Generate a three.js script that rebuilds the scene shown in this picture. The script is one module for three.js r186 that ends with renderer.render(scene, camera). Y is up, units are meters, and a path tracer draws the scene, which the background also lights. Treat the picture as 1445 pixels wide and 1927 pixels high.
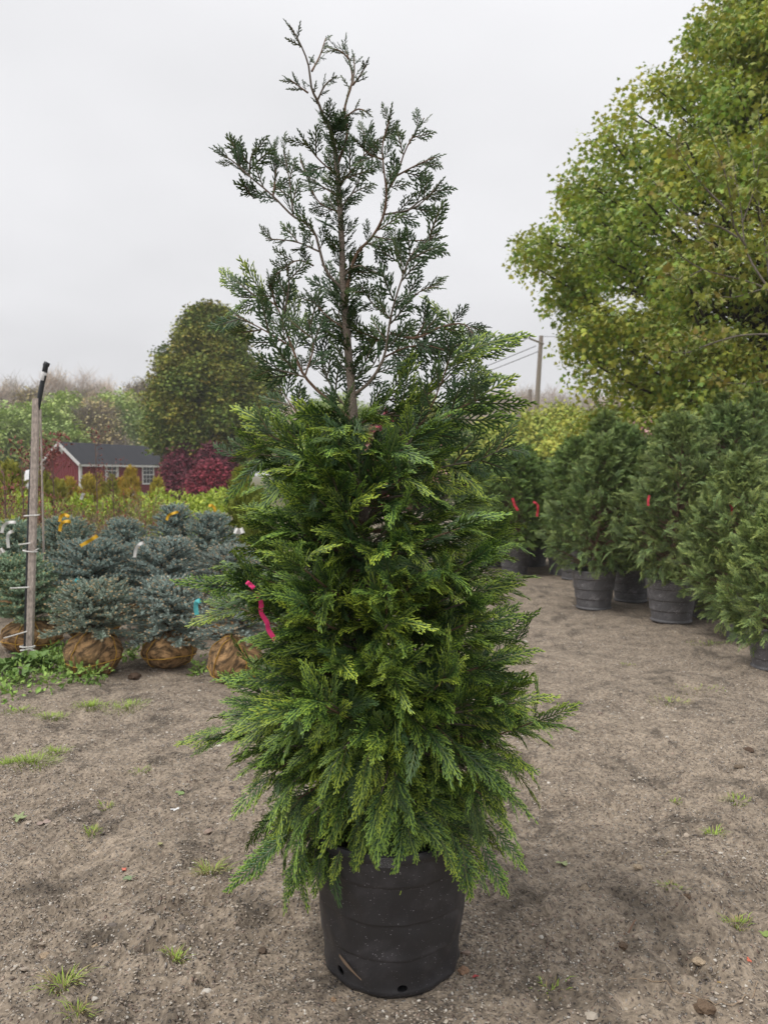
import * as THREE from 'three';
import { mergeGeometries, mergeVertices, toCreasedNormals } from 'three/addons/utils/BufferGeometryUtils.js';
import { createNoise2D, createNoise3D } from 'simplex-noise';
import { Brush, Evaluator, SUBTRACTION } from 'three-bvh-csg';

// ------------------------------------------------------------------ camera, sky, light
const EYE = 1.37, PITCH = 2.83 * Math.PI / 180, FPX = 1447;             // photograph: 1445 x 1927 px
const scene = new THREE.Scene();
const camera = new THREE.PerspectiveCamera(2 * Math.atan(963.5 / FPX) * 180 / Math.PI, 1445 / 1927, 0.05, 900);
camera.position.set(0, EYE, 0);
camera.rotation.x = -PITCH;
camera.focus = 2.0;
camera.userData.fStop = 6.2;
const renderer = new THREE.WebGLRenderer({ antialias: true });
renderer.toneMapping = THREE.LinearToneMapping;
renderer.toneMappingExposure = 1.36;
renderer.shadowMap.enabled = true;

function random(seed) {
  let a = seed >>> 0;
  return () => { a = (a + 0x6d2b79f5) | 0; let t = Math.imul(a ^ (a >>> 15), 1 | a); t = (t + Math.imul(t ^ (t >>> 7), 61 | t)) ^ t; return ((t ^ (t >>> 14)) >>> 0) / 4294967296; };
}
const n2 = createNoise2D(random(11)), n3 = createNoise3D(random(12));
const { lerp, clamp, smoothstep } = THREE.MathUtils;
const V = (x, y, z) => new THREE.Vector3(x, y, z);
{ // an overcast sky: a pale even sheet of cloud, a little brighter overhead, with faint soft texture
  const W = 1024, H = 512, data = new Float32Array(W * H * 4);
  for (let r = 0; r < H; r++) for (let c = 0; c < W; c++) {
    const up = ((r + 0.5) / H - 0.5) * Math.PI, a = ((c + 0.5) / W - 0.5) * 2 * Math.PI;
    const x = Math.cos(up) * Math.cos(a), y = Math.sin(up), z = Math.cos(up) * Math.sin(a), e = Math.max(0, y);
    const k = 1 / (0.25 + e);
    let n = n3(x * k * 0.8, e * 2, z * k * 0.8) * 0.5 + n3(x * k * 2.1 + 5, e * 4, z * k * 2.1) * 0.28 + n3(x * k * 5.2 + 9, e * 9, z * k * 5.2) * 0.12;
    const L = 0.56 * (1 + 0.42 * e) * (1 + 0.11 * n), o = (r * W + c) * 4;
    data[o] = L * 0.992; data[o + 1] = L * 0.994; data[o + 2] = L * 1.022; data[o + 3] = 1;
  }
  const sky = new THREE.DataTexture(data, W, H, THREE.RGBAFormat, THREE.FloatType);
  sky.mapping = THREE.EquirectangularReflectionMapping; sky.magFilter = sky.minFilter = THREE.LinearFilter; sky.needsUpdate = true;
  scene.background = sky; scene.environment = sky;
}
const sun = new THREE.DirectionalLight(new THREE.Color(1.0, 0.965, 0.91), 1.5);
sun.name = 'sun'; sun.position.set(-16, 34, 3); sun.target.position.set(0, 0, -6);
sun.castShadow = true; sun.shadow.radius = 30; sun.shadow.mapSize.set(4096, 4096);
Object.assign(sun.shadow.camera, { left: -30, right: 30, top: 30, bottom: -30, near: 1, far: 120 });
scene.add(sun, sun.target);
scene.fog = new THREE.FogExp2(new THREE.Color(0.86, 0.87, 0.89), 0.0011);

// ------------------------------------------------------------------ helpers
const cp = Math.cos(PITCH), sp = Math.sin(PITCH);
function ray(px, py) { const X = (px - 722.5) / FPX, Y = -(py - 963.5) / FPX; return V(X, Y * cp - sp, -cp - Y * sp); }
function at(px, py, depth) { const r = ray(px, py); return r.multiplyScalar(depth / -r.z).add(V(0, EYE, 0)); }   // a photograph point at a depth in metres
function onGround(px, py) { const r = ray(px, py), p = r.multiplyScalar(EYE / -r.y); p.y = height(p.x, p.z); return p; }

const taken = {};
const numbered = (n) => { const k = taken[n] = (taken[n] ?? -1) + 1; return k ? n + '_' + String(k).padStart(3, '0') : n; };
function tag(o, label, category, group, kind) {
  o.userData.label = label; if (category) o.userData.category = category;
  if (group) o.userData.group = group; if (kind) o.userData.kind = kind;
  return o;
}
function thing(name, label, category, p = V(0, 0, 0), turn = 0, group) {
  const o = new THREE.Group(); o.name = numbered(name); o.position.copy(p); o.rotation.y = turn; scene.add(o);
  return tag(o, label, category, group);
}
function part(name, geometry, material, parent = scene, kind) {
  const m = new THREE.Mesh(geometry, material); m.name = parent === scene ? numbered(name) : name;
  m.castShadow = m.receiveShadow = true; if (kind) m.userData.kind = kind; parent.add(m); return m;
}
function many(name, geometry, material, list, parent, kind = 'stuff') {   // list of [Matrix4, Color]
  const m = new THREE.InstancedMesh(geometry, material, list.length); m.name = parent === scene ? numbered(name) : name;
  list.forEach(([mat, col], i) => { m.setMatrixAt(i, mat); m.setColorAt(i, col); });
  m.castShadow = m.receiveShadow = true; m.userData.kind = kind; parent.add(m); return m;
}
function copyOf(o, name, p, turn, scale, label, group) {
  const c = o.clone(); c.name = numbered(name); c.position.copy(p); c.rotation.y = turn; c.scale.set(...scale); c.userData = { ...o.userData, label };
  if (group) c.userData.group = group; scene.add(c); return c;
}
const std = (o) => new THREE.MeshStandardMaterial({ roughness: 0.9, side: THREE.DoubleSide, ...o });
const lin = (r, g, b) => new THREE.Color().setRGB(r, g, b);

class Build {                                                            // collects faces with colours and uv
  constructor() { this.p = []; this.i = []; this.c = []; this.u = []; this.col = [1, 1, 1]; }
  v(x, y, z, u = 0, w = 0) { this.p.push(x, y, z); this.u.push(u, w); this.c.push(...this.col); return this.p.length / 3 - 1; }
  tri(a, b, c) { this.i.push(a, b, c); }
  quad(a, b, c, d) { this.i.push(a, b, c, a, c, d); }
  color(c) { this.col = Array.isArray(c) ? c : [c.r, c.g, c.b]; return this; }
  tube(pts, radii, sides = 6, cap = true, uscale = 1) {
    const n = pts.length; let prev = null, ring0 = -1, along = 0;
    const t = V(), s = V(), q = V(), ref = V(0.31, 0.2, 0.93);
    for (let k = 0; k < n; k++) {
      t.copy(pts[Math.min(k + 1, n - 1)]).sub(pts[Math.max(k - 1, 0)]).normalize();
      if (!prev) { s.crossVectors(t, Math.abs(t.dot(ref)) > 0.95 ? V(1, 0, 0) : ref).normalize(); prev = s.clone(); } else { s.copy(prev).addScaledVector(t, -prev.dot(t)).normalize(); prev.copy(s); }
      q.crossVectors(t, s);
      if (k) along += pts[k].distanceTo(pts[k - 1]);
      const r = Array.isArray(radii) ? radii[k] : radii, start = this.p.length / 3;
      for (let j = 0; j <= sides; j++) {
        const a = j / sides * Math.PI * 2, cx = Math.cos(a) * r, sx = Math.sin(a) * r;
        this.v(pts[k].x + s.x * cx + q.x * sx, pts[k].y + s.y * cx + q.y * sx, pts[k].z + s.z * cx + q.z * sx, j / sides * Math.PI * 2 * r * uscale, along * uscale);
      }
      if (ring0 >= 0) for (let j = 0; j < sides; j++) this.quad(ring0 + j, ring0 + j + 1, start + j + 1, start + j);
      if (cap && (k === 0 || k === n - 1)) { const c = this.v(pts[k].x, pts[k].y, pts[k].z); for (let j = 0; j < sides; j++) k ? this.tri(start + j, start + j + 1, c) : this.tri(start + j + 1, start + j, c); }
      ring0 = start;
    }
    return this;
  }
  box(x0, x1, y0, y1, z0, z1) {
    const f = (a, b, c, d, lu, lv) => { const i0 = this.v(...a, 0, 0), i1 = this.v(...b, lu, 0), i2 = this.v(...c, lu, lv), i3 = this.v(...d, 0, lv); this.quad(i0, i1, i2, i3); };
    const X = x1 - x0, Y = y1 - y0, Z = z1 - z0;
    f([x0, y0, z1], [x1, y0, z1], [x1, y1, z1], [x0, y1, z1], X, Y); f([x1, y0, z0], [x0, y0, z0], [x0, y1, z0], [x1, y1, z0], X, Y);
    f([x1, y0, z1], [x1, y0, z0], [x1, y1, z0], [x1, y1, z1], Z, Y); f([x0, y0, z0], [x0, y0, z1], [x0, y1, z1], [x0, y1, z0], Z, Y);
    f([x0, y1, z1], [x1, y1, z1], [x1, y1, z0], [x0, y1, z0], X, Z); f([x0, y0, z0], [x1, y0, z0], [x1, y0, z1], [x0, y0, z1], X, Z);
    return this;
  }
  geo() {
    const g = new THREE.BufferGeometry();
    g.setAttribute('position', new THREE.Float32BufferAttribute(this.p, 3)); g.setAttribute('uv', new THREE.Float32BufferAttribute(this.u, 2)); g.setAttribute('color', new THREE.Float32BufferAttribute(this.c, 3));
    g.setIndex(this.i); g.computeVertexNormals(); return g;
  }
}
const curve = (pts, n) => new THREE.CatmullRomCurve3(pts, false, 'centripetal').getPoints(n);
function basis(p, dir, normal, scale) {                                  // local y along dir, z along normal
  const y = dir.clone().normalize(), z = normal.clone().addScaledVector(y, -normal.dot(y)).normalize(), x = V().crossVectors(y, z);
  return new THREE.Matrix4().makeBasis(x.multiplyScalar(scale), y.multiplyScalar(scale), z.multiplyScalar(scale)).setPosition(p);
}
const scatter = (r) => V(r() * 2 - 1, r() * 2 - 1, r() * 2 - 1);
function texture(size, paint, srgb = true) {
  const d = new Uint8Array(size * size * 4);
  for (let y = 0; y < size; y++) for (let x = 0; x < size; x++) { const c = paint(x, y), o = (y * size + x) * 4; d[o] = clamp(c[0], 0, 255); d[o + 1] = clamp(c[1], 0, 255); d[o + 2] = clamp(c[2], 0, 255); d[o + 3] = 255; }
  const t = new THREE.DataTexture(d, size, size); t.wrapS = t.wrapT = THREE.RepeatWrapping; t.magFilter = THREE.LinearFilter; t.minFilter = THREE.LinearMipmapLinearFilter; t.generateMipmaps = true;
  if (srgb) t.colorSpace = THREE.SRGBColorSpace; t.needsUpdate = true; return t;
}
function tileNoise(x, y, size, f) { // simplex noise that repeats over size
  const a = x / size * Math.PI * 2, b = y / size * Math.PI * 2, R = f / (Math.PI * 2);
  return n3(Math.cos(a) * R + 3.1 * Math.cos(b) * R * 0.31, Math.sin(a) * R + Math.cos(b) * R, Math.sin(b) * R + Math.sin(a) * 0.2);
}

// ------------------------------------------------------------------ ground
const POT = at(737, 1700, 2.125); POT.y = 0;
function height(x, z) {
  const d = -z;
  let h = 0.022 * n2(x * 0.55, z * 0.55) + 0.016 * n2(x * 1.7 + 8, z * 1.7);
  const near = 1 - 0.55 * smoothstep(d, 2.6, 5) - 0.45 * smoothstep(d, 5, 11), m = 0.5 + 0.5 * n2(x * 0.9 + 20, z * 0.9 - 4);
  if (near > 0) {
    h += near * (0.010 * n2(x * 5.1, z * 4.2) + (0.007 + 0.009 * m) * n2(x * 13, z * 11) + 0.0065 * n2(x * 29, z * 29));
    const clod = n2(x * 6.5 + 40, z * 8 + 7); if (clod > 0.45) h += near * (clod - 0.45) * 0.085 * m * (0.6 + 0.4 * n2(x * 40, z * 40));
    for (const [fx, fz, fa, fl] of PRINTS) { const ux = x - fx, uz = z - fz, a = ux * Math.cos(fa) + uz * Math.sin(fa), b = -ux * Math.sin(fa) + uz * Math.cos(fa), q = (a / fl) ** 2 + (b / 0.05) ** 2; if (q < 5) h += near * (0.012 * Math.exp(-((Math.sqrt(q) - 1.35) ** 2) * 7) - 0.026 * Math.exp(-q * 1.4)); }
  }
  const r = Math.hypot(x - POT.x, z - POT.z), f = smoothstep(r, 0.19, 0.44);
  return h * f + (1 - f) * 0.004;
}
const PRINTS = [[-0.62, -2.32, 0.2, 0.12], [-0.72, -2.18, 0.35, 0.13], [-0.55, -2.42, 0.1, 0.12], [-0.3, -2.3, -0.3, 0.1], [0.85, -2.05, 0.5, 0.11], [1.05, -2.3, 0.7, 0.12], [0.7, -3.6, 1.2, 0.13], [-1.1, -2.8, 0.8, 0.12], [0.95, -3.1, 1.0, 0.12]];
const grainTex = [], GR = random(77);
{
  const S = 1024, speckle = (c) => { const m = S / c, v = new Float32Array(m * m).map(() => GR() * 2 - 1), o = new Float32Array(S * S); for (let y = 0; y < S; y++) for (let x = 0; x < S; x++) { const fx = x / c, fy = y / c, i = Math.floor(fx), j = Math.floor(fy), a = fx - i, b = fy - j, q = (p, w) => v[(w % m) * m + p % m]; o[y * S + x] = lerp(lerp(q(i, j), q(i + 1, j), a), lerp(q(i, j + 1), q(i + 1, j + 1), a), b); } return o; };
  const fine = [speckle(4), speckle(8)], col = new Float32Array(S * S * 3), hgt = new Float32Array(S * S);
  for (let y = 0; y < S; y++) for (let x = 0; x < S; x++) {
    const n = 0.5 + 0.5 * (tileNoise(x, y, S, 9) * 0.35 + tileNoise(x, y, S, 40) * 0.3 + fine[0][y * S + x] * 0.5 + fine[1][y * S + x] * 0.5), g = GR() * 0.3 + 0.85, o = (y * S + x) * 3;
    col[o] = lerp(0.115, 0.405, n) * g; col[o + 1] = lerp(0.091, 0.334, n) * g; col[o + 2] = lerp(0.068, 0.252, n) * g; hgt[y * S + x] = clamp(n, 0, 1) * 0.6 + GR() * 0.08;
  }
  const tones = [[0.52, 0.47, 0.4], [0.42, 0.37, 0.31], [0.32, 0.295, 0.265], [0.2, 0.17, 0.15], [0.48, 0.41, 0.34], [0.3, 0.21, 0.17], [0.5, 0.47, 0.42], [0.17, 0.14, 0.12]];
  for (let k = 0; k < 26000; k++) {                                      // single grains, 2 to 8 mm
    const cx = GR() * S, cy = GR() * S, r = 0.8 + GR() ** 3 * 1.7, rx = r * (0.7 + GR() * 0.6), t = tones[Math.floor(GR() * tones.length)], g = 0.8 + GR() * 0.4, an = GR() * 3, ca = Math.cos(an), sa = Math.sin(an);
    for (let dy = -6; dy <= 6; dy++) for (let dx = -6; dx <= 6; dx++) {
      const a = (dx * ca + dy * sa) / rx, b = (-dx * sa + dy * ca) / r, q = a * a + b * b; if (q > 1) continue;
      const i = (((Math.floor(cy + dy) + S) % S) * S + (Math.floor(cx + dx) + S) % S); hgt[i] = Math.max(hgt[i], 0.5 + 0.2 * r * Math.sqrt(1 - q)); for (let c = 0; c < 3; c++) col[i * 3 + c] = t[c] * g;
    }
  }
  const s = (v) => 255 * (v <= 0.0031308 ? v * 12.92 : 1.055 * v ** (1 / 2.4) - 0.055);
  grainTex.push(texture(S, (x, y) => { const o = (y * S + x) * 3; return [s(col[o]), s(col[o + 1]), s(col[o + 2])]; }), texture(S, (x, y) => { const h = hgt[y * S + x] * 255; return [h, h, h]; }, false));
}
{
  const xs = [], zs = [];
  for (let x = 0; x < 3.2; x += 0.02) xs.push(x);
  for (let x = 3.2, s = 0.03; x < 420; x += s, s *= 1.11) xs.push(x);
  const X = [...xs.slice(1).reverse().map((v) => -v), ...xs];
  for (let z = 60, s = 8; z > -1.15; z -= s, s = Math.max(0.1, s * 0.8)) zs.push(z);
  for (let d = 1.15; d < 4.2; d += 0.0165) zs.push(-d);
  for (let d = 4.2, s = 0.02; d < 620; d += s, s *= 1.038) zs.push(-d);
  const b = new Build(), nx = X.length;
  for (const z of zs) for (const x of X) {
    const d = -z, damp = 0.5 + 0.5 * (0.6 * n2(x * 0.8 + 3, z * 0.8) + 0.4 * n2(x * 2.6, z * 2.6 + 9)), dark = smoothstep(n2(x * 2.1 + 30, z * 1.7) * 0.6 + n2(x * 7 + 3, z * 7) * 0.35 + n2(x * 19, z * 19) * 0.2, lerp(-0.1, 0.25, smoothstep(d + 0.5 * n2(x, z * 1.3), 1.9, 3.2)), 0.62);
    const soil = lerp(0.92, 1.14, damp) * (1 - 0.5 * dark), field = smoothstep(d + n2(x * 0.3, z * 0.3) * 2, 7.5, 10) * (1 - smoothstep(x, -2.5, 0.8));
    b.color([lerp(soil, 0.5, field), lerp(soil * 0.985, 0.55, field), lerp(soil * 0.985, 0.34, field)]);
    b.v(x, height(x, z), z, x / 1.5, z / 1.5);
  }
  for (let r = 0; r < zs.length - 1; r++) for (let c = 0; c < nx - 1; c++) b.quad(r * nx + c, (r + 1) * nx + c, (r + 1) * nx + c + 1, r * nx + c + 1);
  for (let k = 0; k < b.i.length; k += 3) { const t = b.i[k + 1]; b.i[k + 1] = b.i[k + 2]; b.i[k + 2] = t; }
  const m = part('ground', b.geo(), std({ map: grainTex[0], bumpMap: grainTex[1], bumpScale: 0.016, vertexColors: true, roughness: 0.97 }));
  tag(m, 'trampled grey-brown dirt and fine gravel yard', null, null, 'structure');
}
{ // loose gravel
  const r = random(5), list = [[], [], []], shapes = [0, 1, 2].map((k) => { const g = mergeVertices(new THREE.IcosahedronGeometry(1, 0).deleteAttribute('uv').deleteAttribute('normal')), p = g.attributes.position; for (let i = 0; i < p.count; i++) { const s = 0.75 + r() * 0.5; p.setXYZ(i, p.getX(i) * s * (1 + 0.25 * k), p.getY(i) * s * 0.62, p.getZ(i) * s); } const f = g.toNonIndexed(); f.computeVertexNormals(); return f; });
  const tones = [[0.44, 0.385, 0.315], [0.34, 0.285, 0.23], [0.26, 0.22, 0.18], [0.16, 0.13, 0.105], [0.38, 0.315, 0.25], [0.3, 0.225, 0.18], [0.56, 0.52, 0.46], [0.31, 0.27, 0.23], [0.13, 0.11, 0.095]];
  const q = new THREE.Quaternion(), e = new THREE.Euler();
  for (let k = 0; k < 230000; k++) {
    const d = 1.2 + 8.3 * r() ** 1.6, x = (r() * 2 - 1) * (0.35 + d * 0.56), z = -d;
    if (Math.hypot(x - POT.x, z - POT.z) < 0.2) { r(); r(); continue; }
    const patch = n2(x * 1.1 + 50, z * 1.1) + 0.5 * n2(x * 3.7, z * 3.7) + (x < -0.4 && d > 2.9 ? 0.55 : -0.1);
    if (r() > 0.42 + patch * 0.55) continue;
    const s = 0.0015 + 0.0028 * r() ** 1.4 + (r() < 0.02 ? 0.006 * r() ** 1.5 : 0) + (r() < 0.0022 ? 0.012 * r() : 0), t = tones[Math.floor(r() * tones.length)], g = 0.8 + 0.4 * r();
    q.setFromEuler(e.set(r() * 0.7 - 0.35, r() * 6.3, r() * 0.7 - 0.35));
    list[k % 3].push([new THREE.Matrix4().compose(V(x, height(x, z) + s * 0.12, z), q, V(s, s, s)), lin(t[0] * g, t[1] * g, t[2] * g)]);
  }
  list.forEach((l, k) => tag(many('gravel', shapes[k], std({ roughness: 0.95 }), l, scene), ['small angular gravel strewn over the dirt yard', 'small oblong gravel strewn over the dirt yard', 'small flat gravel strewn over the dirt yard'][k], 'gravel', null, 'stuff'));
}

// ------------------------------------------------------------------ foliage shapes
function sprayShape(seed, { L = 0.18, gap = 0.0165, wide = 0.42, w = 0.0026, droop = 0.25, cup = 0.8, twigs = true, twigGap = 0.019, fringe = 0.14, stem = [0.09, 0.11, 0.03], leaf = [0.038, 0.092, 0.022], tip = [0.44, 0.58, 0.064], low = false }) {
  const r = random(seed), b = new Build(), bow = (r() - 0.5) * 0.5;
  const sheet = (x, y) => -droop * y * y / L - cup * x * x / L * 0.6;
  function ribbon(x, y, a, len, hw, segs, curl, c0, c1, tilt) {
    const out = []; let last = -1;
    for (let k = 0; k <= segs; k++) {
      const t = k / segs, ww = hw * (k === segs ? 0.3 : k === 0 ? 0.62 : 1), sx = Math.cos(a) * ww, sy = -Math.sin(a) * ww, z = sheet(x, y) + tilt * t * len;
      const m = clamp((t - 0.45) / 0.5, 0, 1);
      b.color([lerp(c0[0], c1[0], m), lerp(c0[1], c1[1], m), lerp(c0[2], c1[2], m)]);
      const i = b.v(x - sx, y - sy, z); b.v(x, y, z + ww * 0.75); b.v(x + sx, y + sy, z);
      if (last >= 0) { b.quad(last, i, i + 1, last + 1); b.quad(last + 1, i + 1, i + 2, last + 2); }
      last = i; out.push([x, y, a]);
      x += Math.sin(a) * len / segs; y += Math.cos(a) * len / segs; a += curl / segs;
    }
    return out;
  }
  const segs = low ? 3 : 9, axis = ribbon(0, 0, -bow * 0.5, L, w * 0.95, segs, bow, stem, tip, 0);
  const on = (p, t) => { const q = clamp(t, 0, 0.999) * (p.length - 1), i = Math.floor(q), f = q - i; return [lerp(p[i][0], p[i + 1][0], f), lerp(p[i][1], p[i + 1][1], f), p[i][2]]; };
  const n = Math.round(L / gap);
  for (let k = 0; k < n; k++) for (const s of [-1, 1]) {
    const t = (k + (s > 0 ? 0.5 : 0) + (r() - 0.5) * 0.35) / n * 0.93 + 0.05; if (t > 0.98) continue;
    const [x, y, a] = on(axis, t), env = (0.45 + 0.55 * smoothstep(t, 0, 0.25)) * (1 - 0.86 * t ** 1.25), len = L * wide * env * (0.78 + r() * 0.44);
    const an = a + s * (0.74 + (r() - 0.5) * 0.3 - 0.2 * t), curl = -s * (0.2 + r() * 0.5), tl = (r() - 0.5) * 0.7;
    const side = ribbon(x, y, an, len, w * (low ? 1.5 : 0.98), low ? 2 : 3, curl, leaf, tip, tl);
    if (!twigs || len < 0.022) continue;
    const m = Math.floor(len / twigGap);
    for (let j = 0; j < m; j++) for (const q of [-1, 1]) {
      const u = (j + (q > 0 ? 0.55 : 0.1) + (r() - 0.5) * 0.3) / m * 0.7 + 0.28; if (u > 0.97) continue;
      const [tx, ty, ta] = on(side, u), tlen = (0.0095 + fringe * len * (1 - u)) * (0.6 + r() * 0.6);
      ribbon(tx, ty, ta + q * (0.58 + (r() - 0.5) * 0.25), tlen, w * 0.92, 2, -q * 0.3, leaf, tip, tl * 0.7 + (r() - 0.5) * 0.5);
    }
  }
  return b.geo();
}
const leafy = (o = {}) => std({ vertexColors: true, roughness: 0.62, ...o });
const mapleLeaf = (b, m, size, c) => {                                   // a five-lobed leaf, a little folded
  const o = [[0, 0], [0.22, 0.08], [0.5, 0.0], [0.36, 0.28], [0.56, 0.55], [0.27, 0.5], [0, 1], [-0.27, 0.5], [-0.56, 0.55], [-0.36, 0.28], [-0.5, 0.0], [-0.22, 0.08]], p = V();
  b.color(c);
  const put = (x, y) => { p.set(x * size, y * size, -Math.abs(x) * size * 0.28 - y * y * size * 0.18).applyMatrix4(m); return b.v(p.x, p.y, p.z); };
  const mid = put(0, 0.34), ring = o.map(([x, y]) => put(x, y));
  ring.forEach((q, k) => b.tri(mid, q, ring[(k + 1) % ring.length]));
};
function leafClump(seed, n, spread, size, tones, hang = 0.4) {
  const r = random(seed), b = new Build();
  for (let k = 0; k < n; k++) {
    const p = scatter(r).multiplyScalar(spread), d = p.clone().normalize().add(scatter(r).multiplyScalar(0.5)); d.y -= hang;
    mapleLeaf(b, basis(p, d, V(0, 1, 0.2).add(scatter(r).multiplyScalar(0.8)), 1), size * (0.7 + r() * 0.6), tones[Math.floor(r() * tones.length)]);
  }
  return b.geo();
}
function ovalClump(seed, n, spread, size, tones) {                       // small pointed oval leaves
  const r = random(seed), b = new Build(), p = V();
  for (let k = 0; k < n; k++) {
    const q = scatter(r).multiplyScalar(spread), d = q.clone().normalize().add(scatter(r).multiplyScalar(0.6)), m = basis(q, d, V(0, 1, 0).add(scatter(r)), size * (0.7 + r() * 0.6));
    b.color(tones[Math.floor(r() * tones.length)]);
    const ids = [[0, 0, 0], [0.26, 0.4, -0.08], [0, 0.45, 0.05], [-0.26, 0.4, -0.08], [0, 1, -0.12]].map((a) => { p.set(...a).applyMatrix4(m); return b.v(p.x, p.y, p.z); });
    b.tri(ids[0], ids[1], ids[2]); b.tri(ids[0], ids[2], ids[3]); b.tri(ids[1], ids[4], ids[2]); b.tri(ids[2], ids[4], ids[3]);
  }
  return b.geo();
}
function twigClump(seed, n, len, w, c) {                                 // a brush of bare twigs
  const r = random(seed), b = new Build(); b.color(c);
  for (let k = 0; k < n; k++) {
    const d = scatter(r); d.y = Math.abs(d.y) + 0.4; d.normalize();
    const p0 = scatter(r).multiplyScalar(len * 0.3), p1 = p0.clone().addScaledVector(d, len * (0.5 + r() * 0.7)), mid = p0.clone().lerp(p1, 0.5).add(scatter(r).multiplyScalar(len * 0.08));
    b.tube([p0, mid, p1], [w, w * 0.8, w * 0.3], 3, false);
  }
  return b.geo();
}
const barkTex = texture(256, (x, y) => { const n = tileNoise(x * 3, y, 256, 18) * 0.6 + tileNoise(x, y, 256, 40) * 0.4, v = 205 + n * 50; return [v, v * 0.98, v * 0.95]; });
const barkMat = (c) => std({ color: c, map: barkTex, bumpMap: barkTex, bumpScale: 0.004, roughness: 0.95, vertexColors: true });

// ------------------------------------------------------------------ deciduous trees
function tree({ name, label, category = 'tree', group, base, H, axisTop = 0, profile, clusters, per, spread, clumps, tints, trunkR, bark, seed, open = 0, flat = 0.6, clumpScale = 1, crownMat, squash = 1 }) {
  const r = random(seed), o = thing(name, label, category, base, 0, group), b = new Build(), lists = clumps.map(() => []);
  const radius = (t) => { for (let k = 1; k < profile.length; k++) if (t <= profile[k][0]) { const [a, ra] = profile[k - 1], [c, rc] = profile[k]; return lerp(ra, rc, (t - a) / (c - a)); } return 0; };
  const t0 = profile[0][0], topT = 0.93, trunk = [];
  for (let k = 0; k <= 10; k++) { const t = k / 10 * topT; trunk.push(V(axisTop * t * H + n2(seed, k * 0.4) * 0.02 * H * t, t * H, n2(k * 0.4, seed) * 0.02 * H * t)); }
  b.tube(trunk, trunk.map((_, k) => trunkR * (k ? 1 - 0.93 * (k / 10) ** 0.8 : 1.25)), 9, true, 1);
  const onTrunk = (y) => { const q = clamp(y / (topT * H), 0, 0.999) * 10, i = Math.floor(q); return trunk[i].clone().lerp(trunk[i + 1], q - i); };
  for (let k = 0; k < clusters; k++) {
    let t, R; do { t = lerp(t0, 1, r()); R = radius(t); } while (r() > (R / 1.0) / Math.max(...profile.map((p) => p[1])) + 0.08);
    const az = k * 2.39996 + r() * 0.8, q = Math.sqrt(lerp(0.12, 1, r())), lobed = 1 + 0.16 * n3(Math.cos(az) * 1.3, t * 4, Math.sin(az) * 1.3 + seed), rr = R * q * lobed;
    const c = V(Math.cos(az) * rr + axisTop * t * H, t * H, Math.sin(az) * rr * squash), s0 = onTrunk(Math.max(H * t0 * 0.75, c.y - rr * (0.35 + r() * 0.4)));
    const mid = s0.clone().lerp(c, 0.5).add(V((r() - 0.5) * rr * 0.2, -rr * 0.05 + r() * rr * 0.12, (r() - 0.5) * rr * 0.2)), rad = trunkR * (0.12 + 0.16 * rr / H) * (1 - 0.5 * t);
    b.tube(curve([s0, mid, c, c.clone().add(V(Math.cos(az) * spread * 0.3, spread * 0.15, Math.sin(az) * spread * 0.3))], 7), [1, 0.86, 0.72, 0.6, 0.5, 0.4, 0.3, 0.15].map((x) => x * rad + 0.004), 5, false, 1);
    const tint = tints[Math.floor(r() * tints.length)], m = Math.round(per * (0.7 + r() * 0.6));
    for (let j = 0; j < m; j++) {
      const u = scatter(r); if (u.lengthSq() > 1) u.normalize(); u.multiplyScalar(spread * (0.55 + 0.6 * r())); u.y *= flat;
      if (open && n3((c.x + u.x) * open, (c.y + u.y) * open, (c.z + u.z) * open) > 0.28) continue;
      const g = 0.78 + r() * 0.44, i = Math.floor(r() * clumps.length), s = clumpScale * (0.75 + r() * 0.5);
      lists[i].push([new THREE.Matrix4().compose(c.clone().add(u), new THREE.Quaternion().setFromEuler(new THREE.Euler((r() - 0.5) * 0.7, r() * 6.28, (r() - 0.5) * 0.7)), V(s, s, s)), lin(tint[0] * g, tint[1] * g, tint[2] * g)]);
    }
  }
  part('trunk', b.geo(), barkMat(bark), o);
  lists.forEach((l, i) => many('crown', clumps[i], crownMat, l, o));
  return o;
}
const thinLeaf = new THREE.MeshPhysicalMaterial({ vertexColors: true, side: THREE.DoubleSide, roughness: 0.75, transmission: 0.36, thickness: 0 });
const plainLeaf = leafy({ roughness: 0.8 });

{ // the big maple at the right
  const tones = [[0.36, 0.44, 0.05], [0.28, 0.39, 0.045], [0.45, 0.48, 0.06], [0.2, 0.3, 0.04], [0.4, 0.4, 0.065]];
  const clumps = [1, 2, 3].map((k) => leafClump(100 + k, 15, 0.175, 0.076, tones, 0.35));
  const D = 14, c = at(1432, 900, D); c.y = 0;
  tree({ name: 'maple_tree', label: 'tall olive-green maple rising behind the potted evergreens', group: undefined, base: c, H: 11.8,
    profile: [[0.14, 2.6], [0.2, 3.05], [0.28, 3.4], [0.36, 3.7], [0.42, 4.35], [0.48, 4.45], [0.55, 3.75], [0.65, 2.35], [0.72, 1.75], [0.85, 0.8], [1.0, 0.3]],
    clusters: 400, per: 44, spread: 0.6, clumps, tints: [[1, 1, 1], [1.12, 1.08, 0.9], [0.85, 0.95, 0.9], [0.92, 1.06, 0.9], [1.06, 1.02, 0.95]], trunkR: 0.24, bark: lin(0.1, 0.085, 0.07), seed: 31, open: 0.9, flat: 0.55, crownMat: thinLeaf });
}
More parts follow.
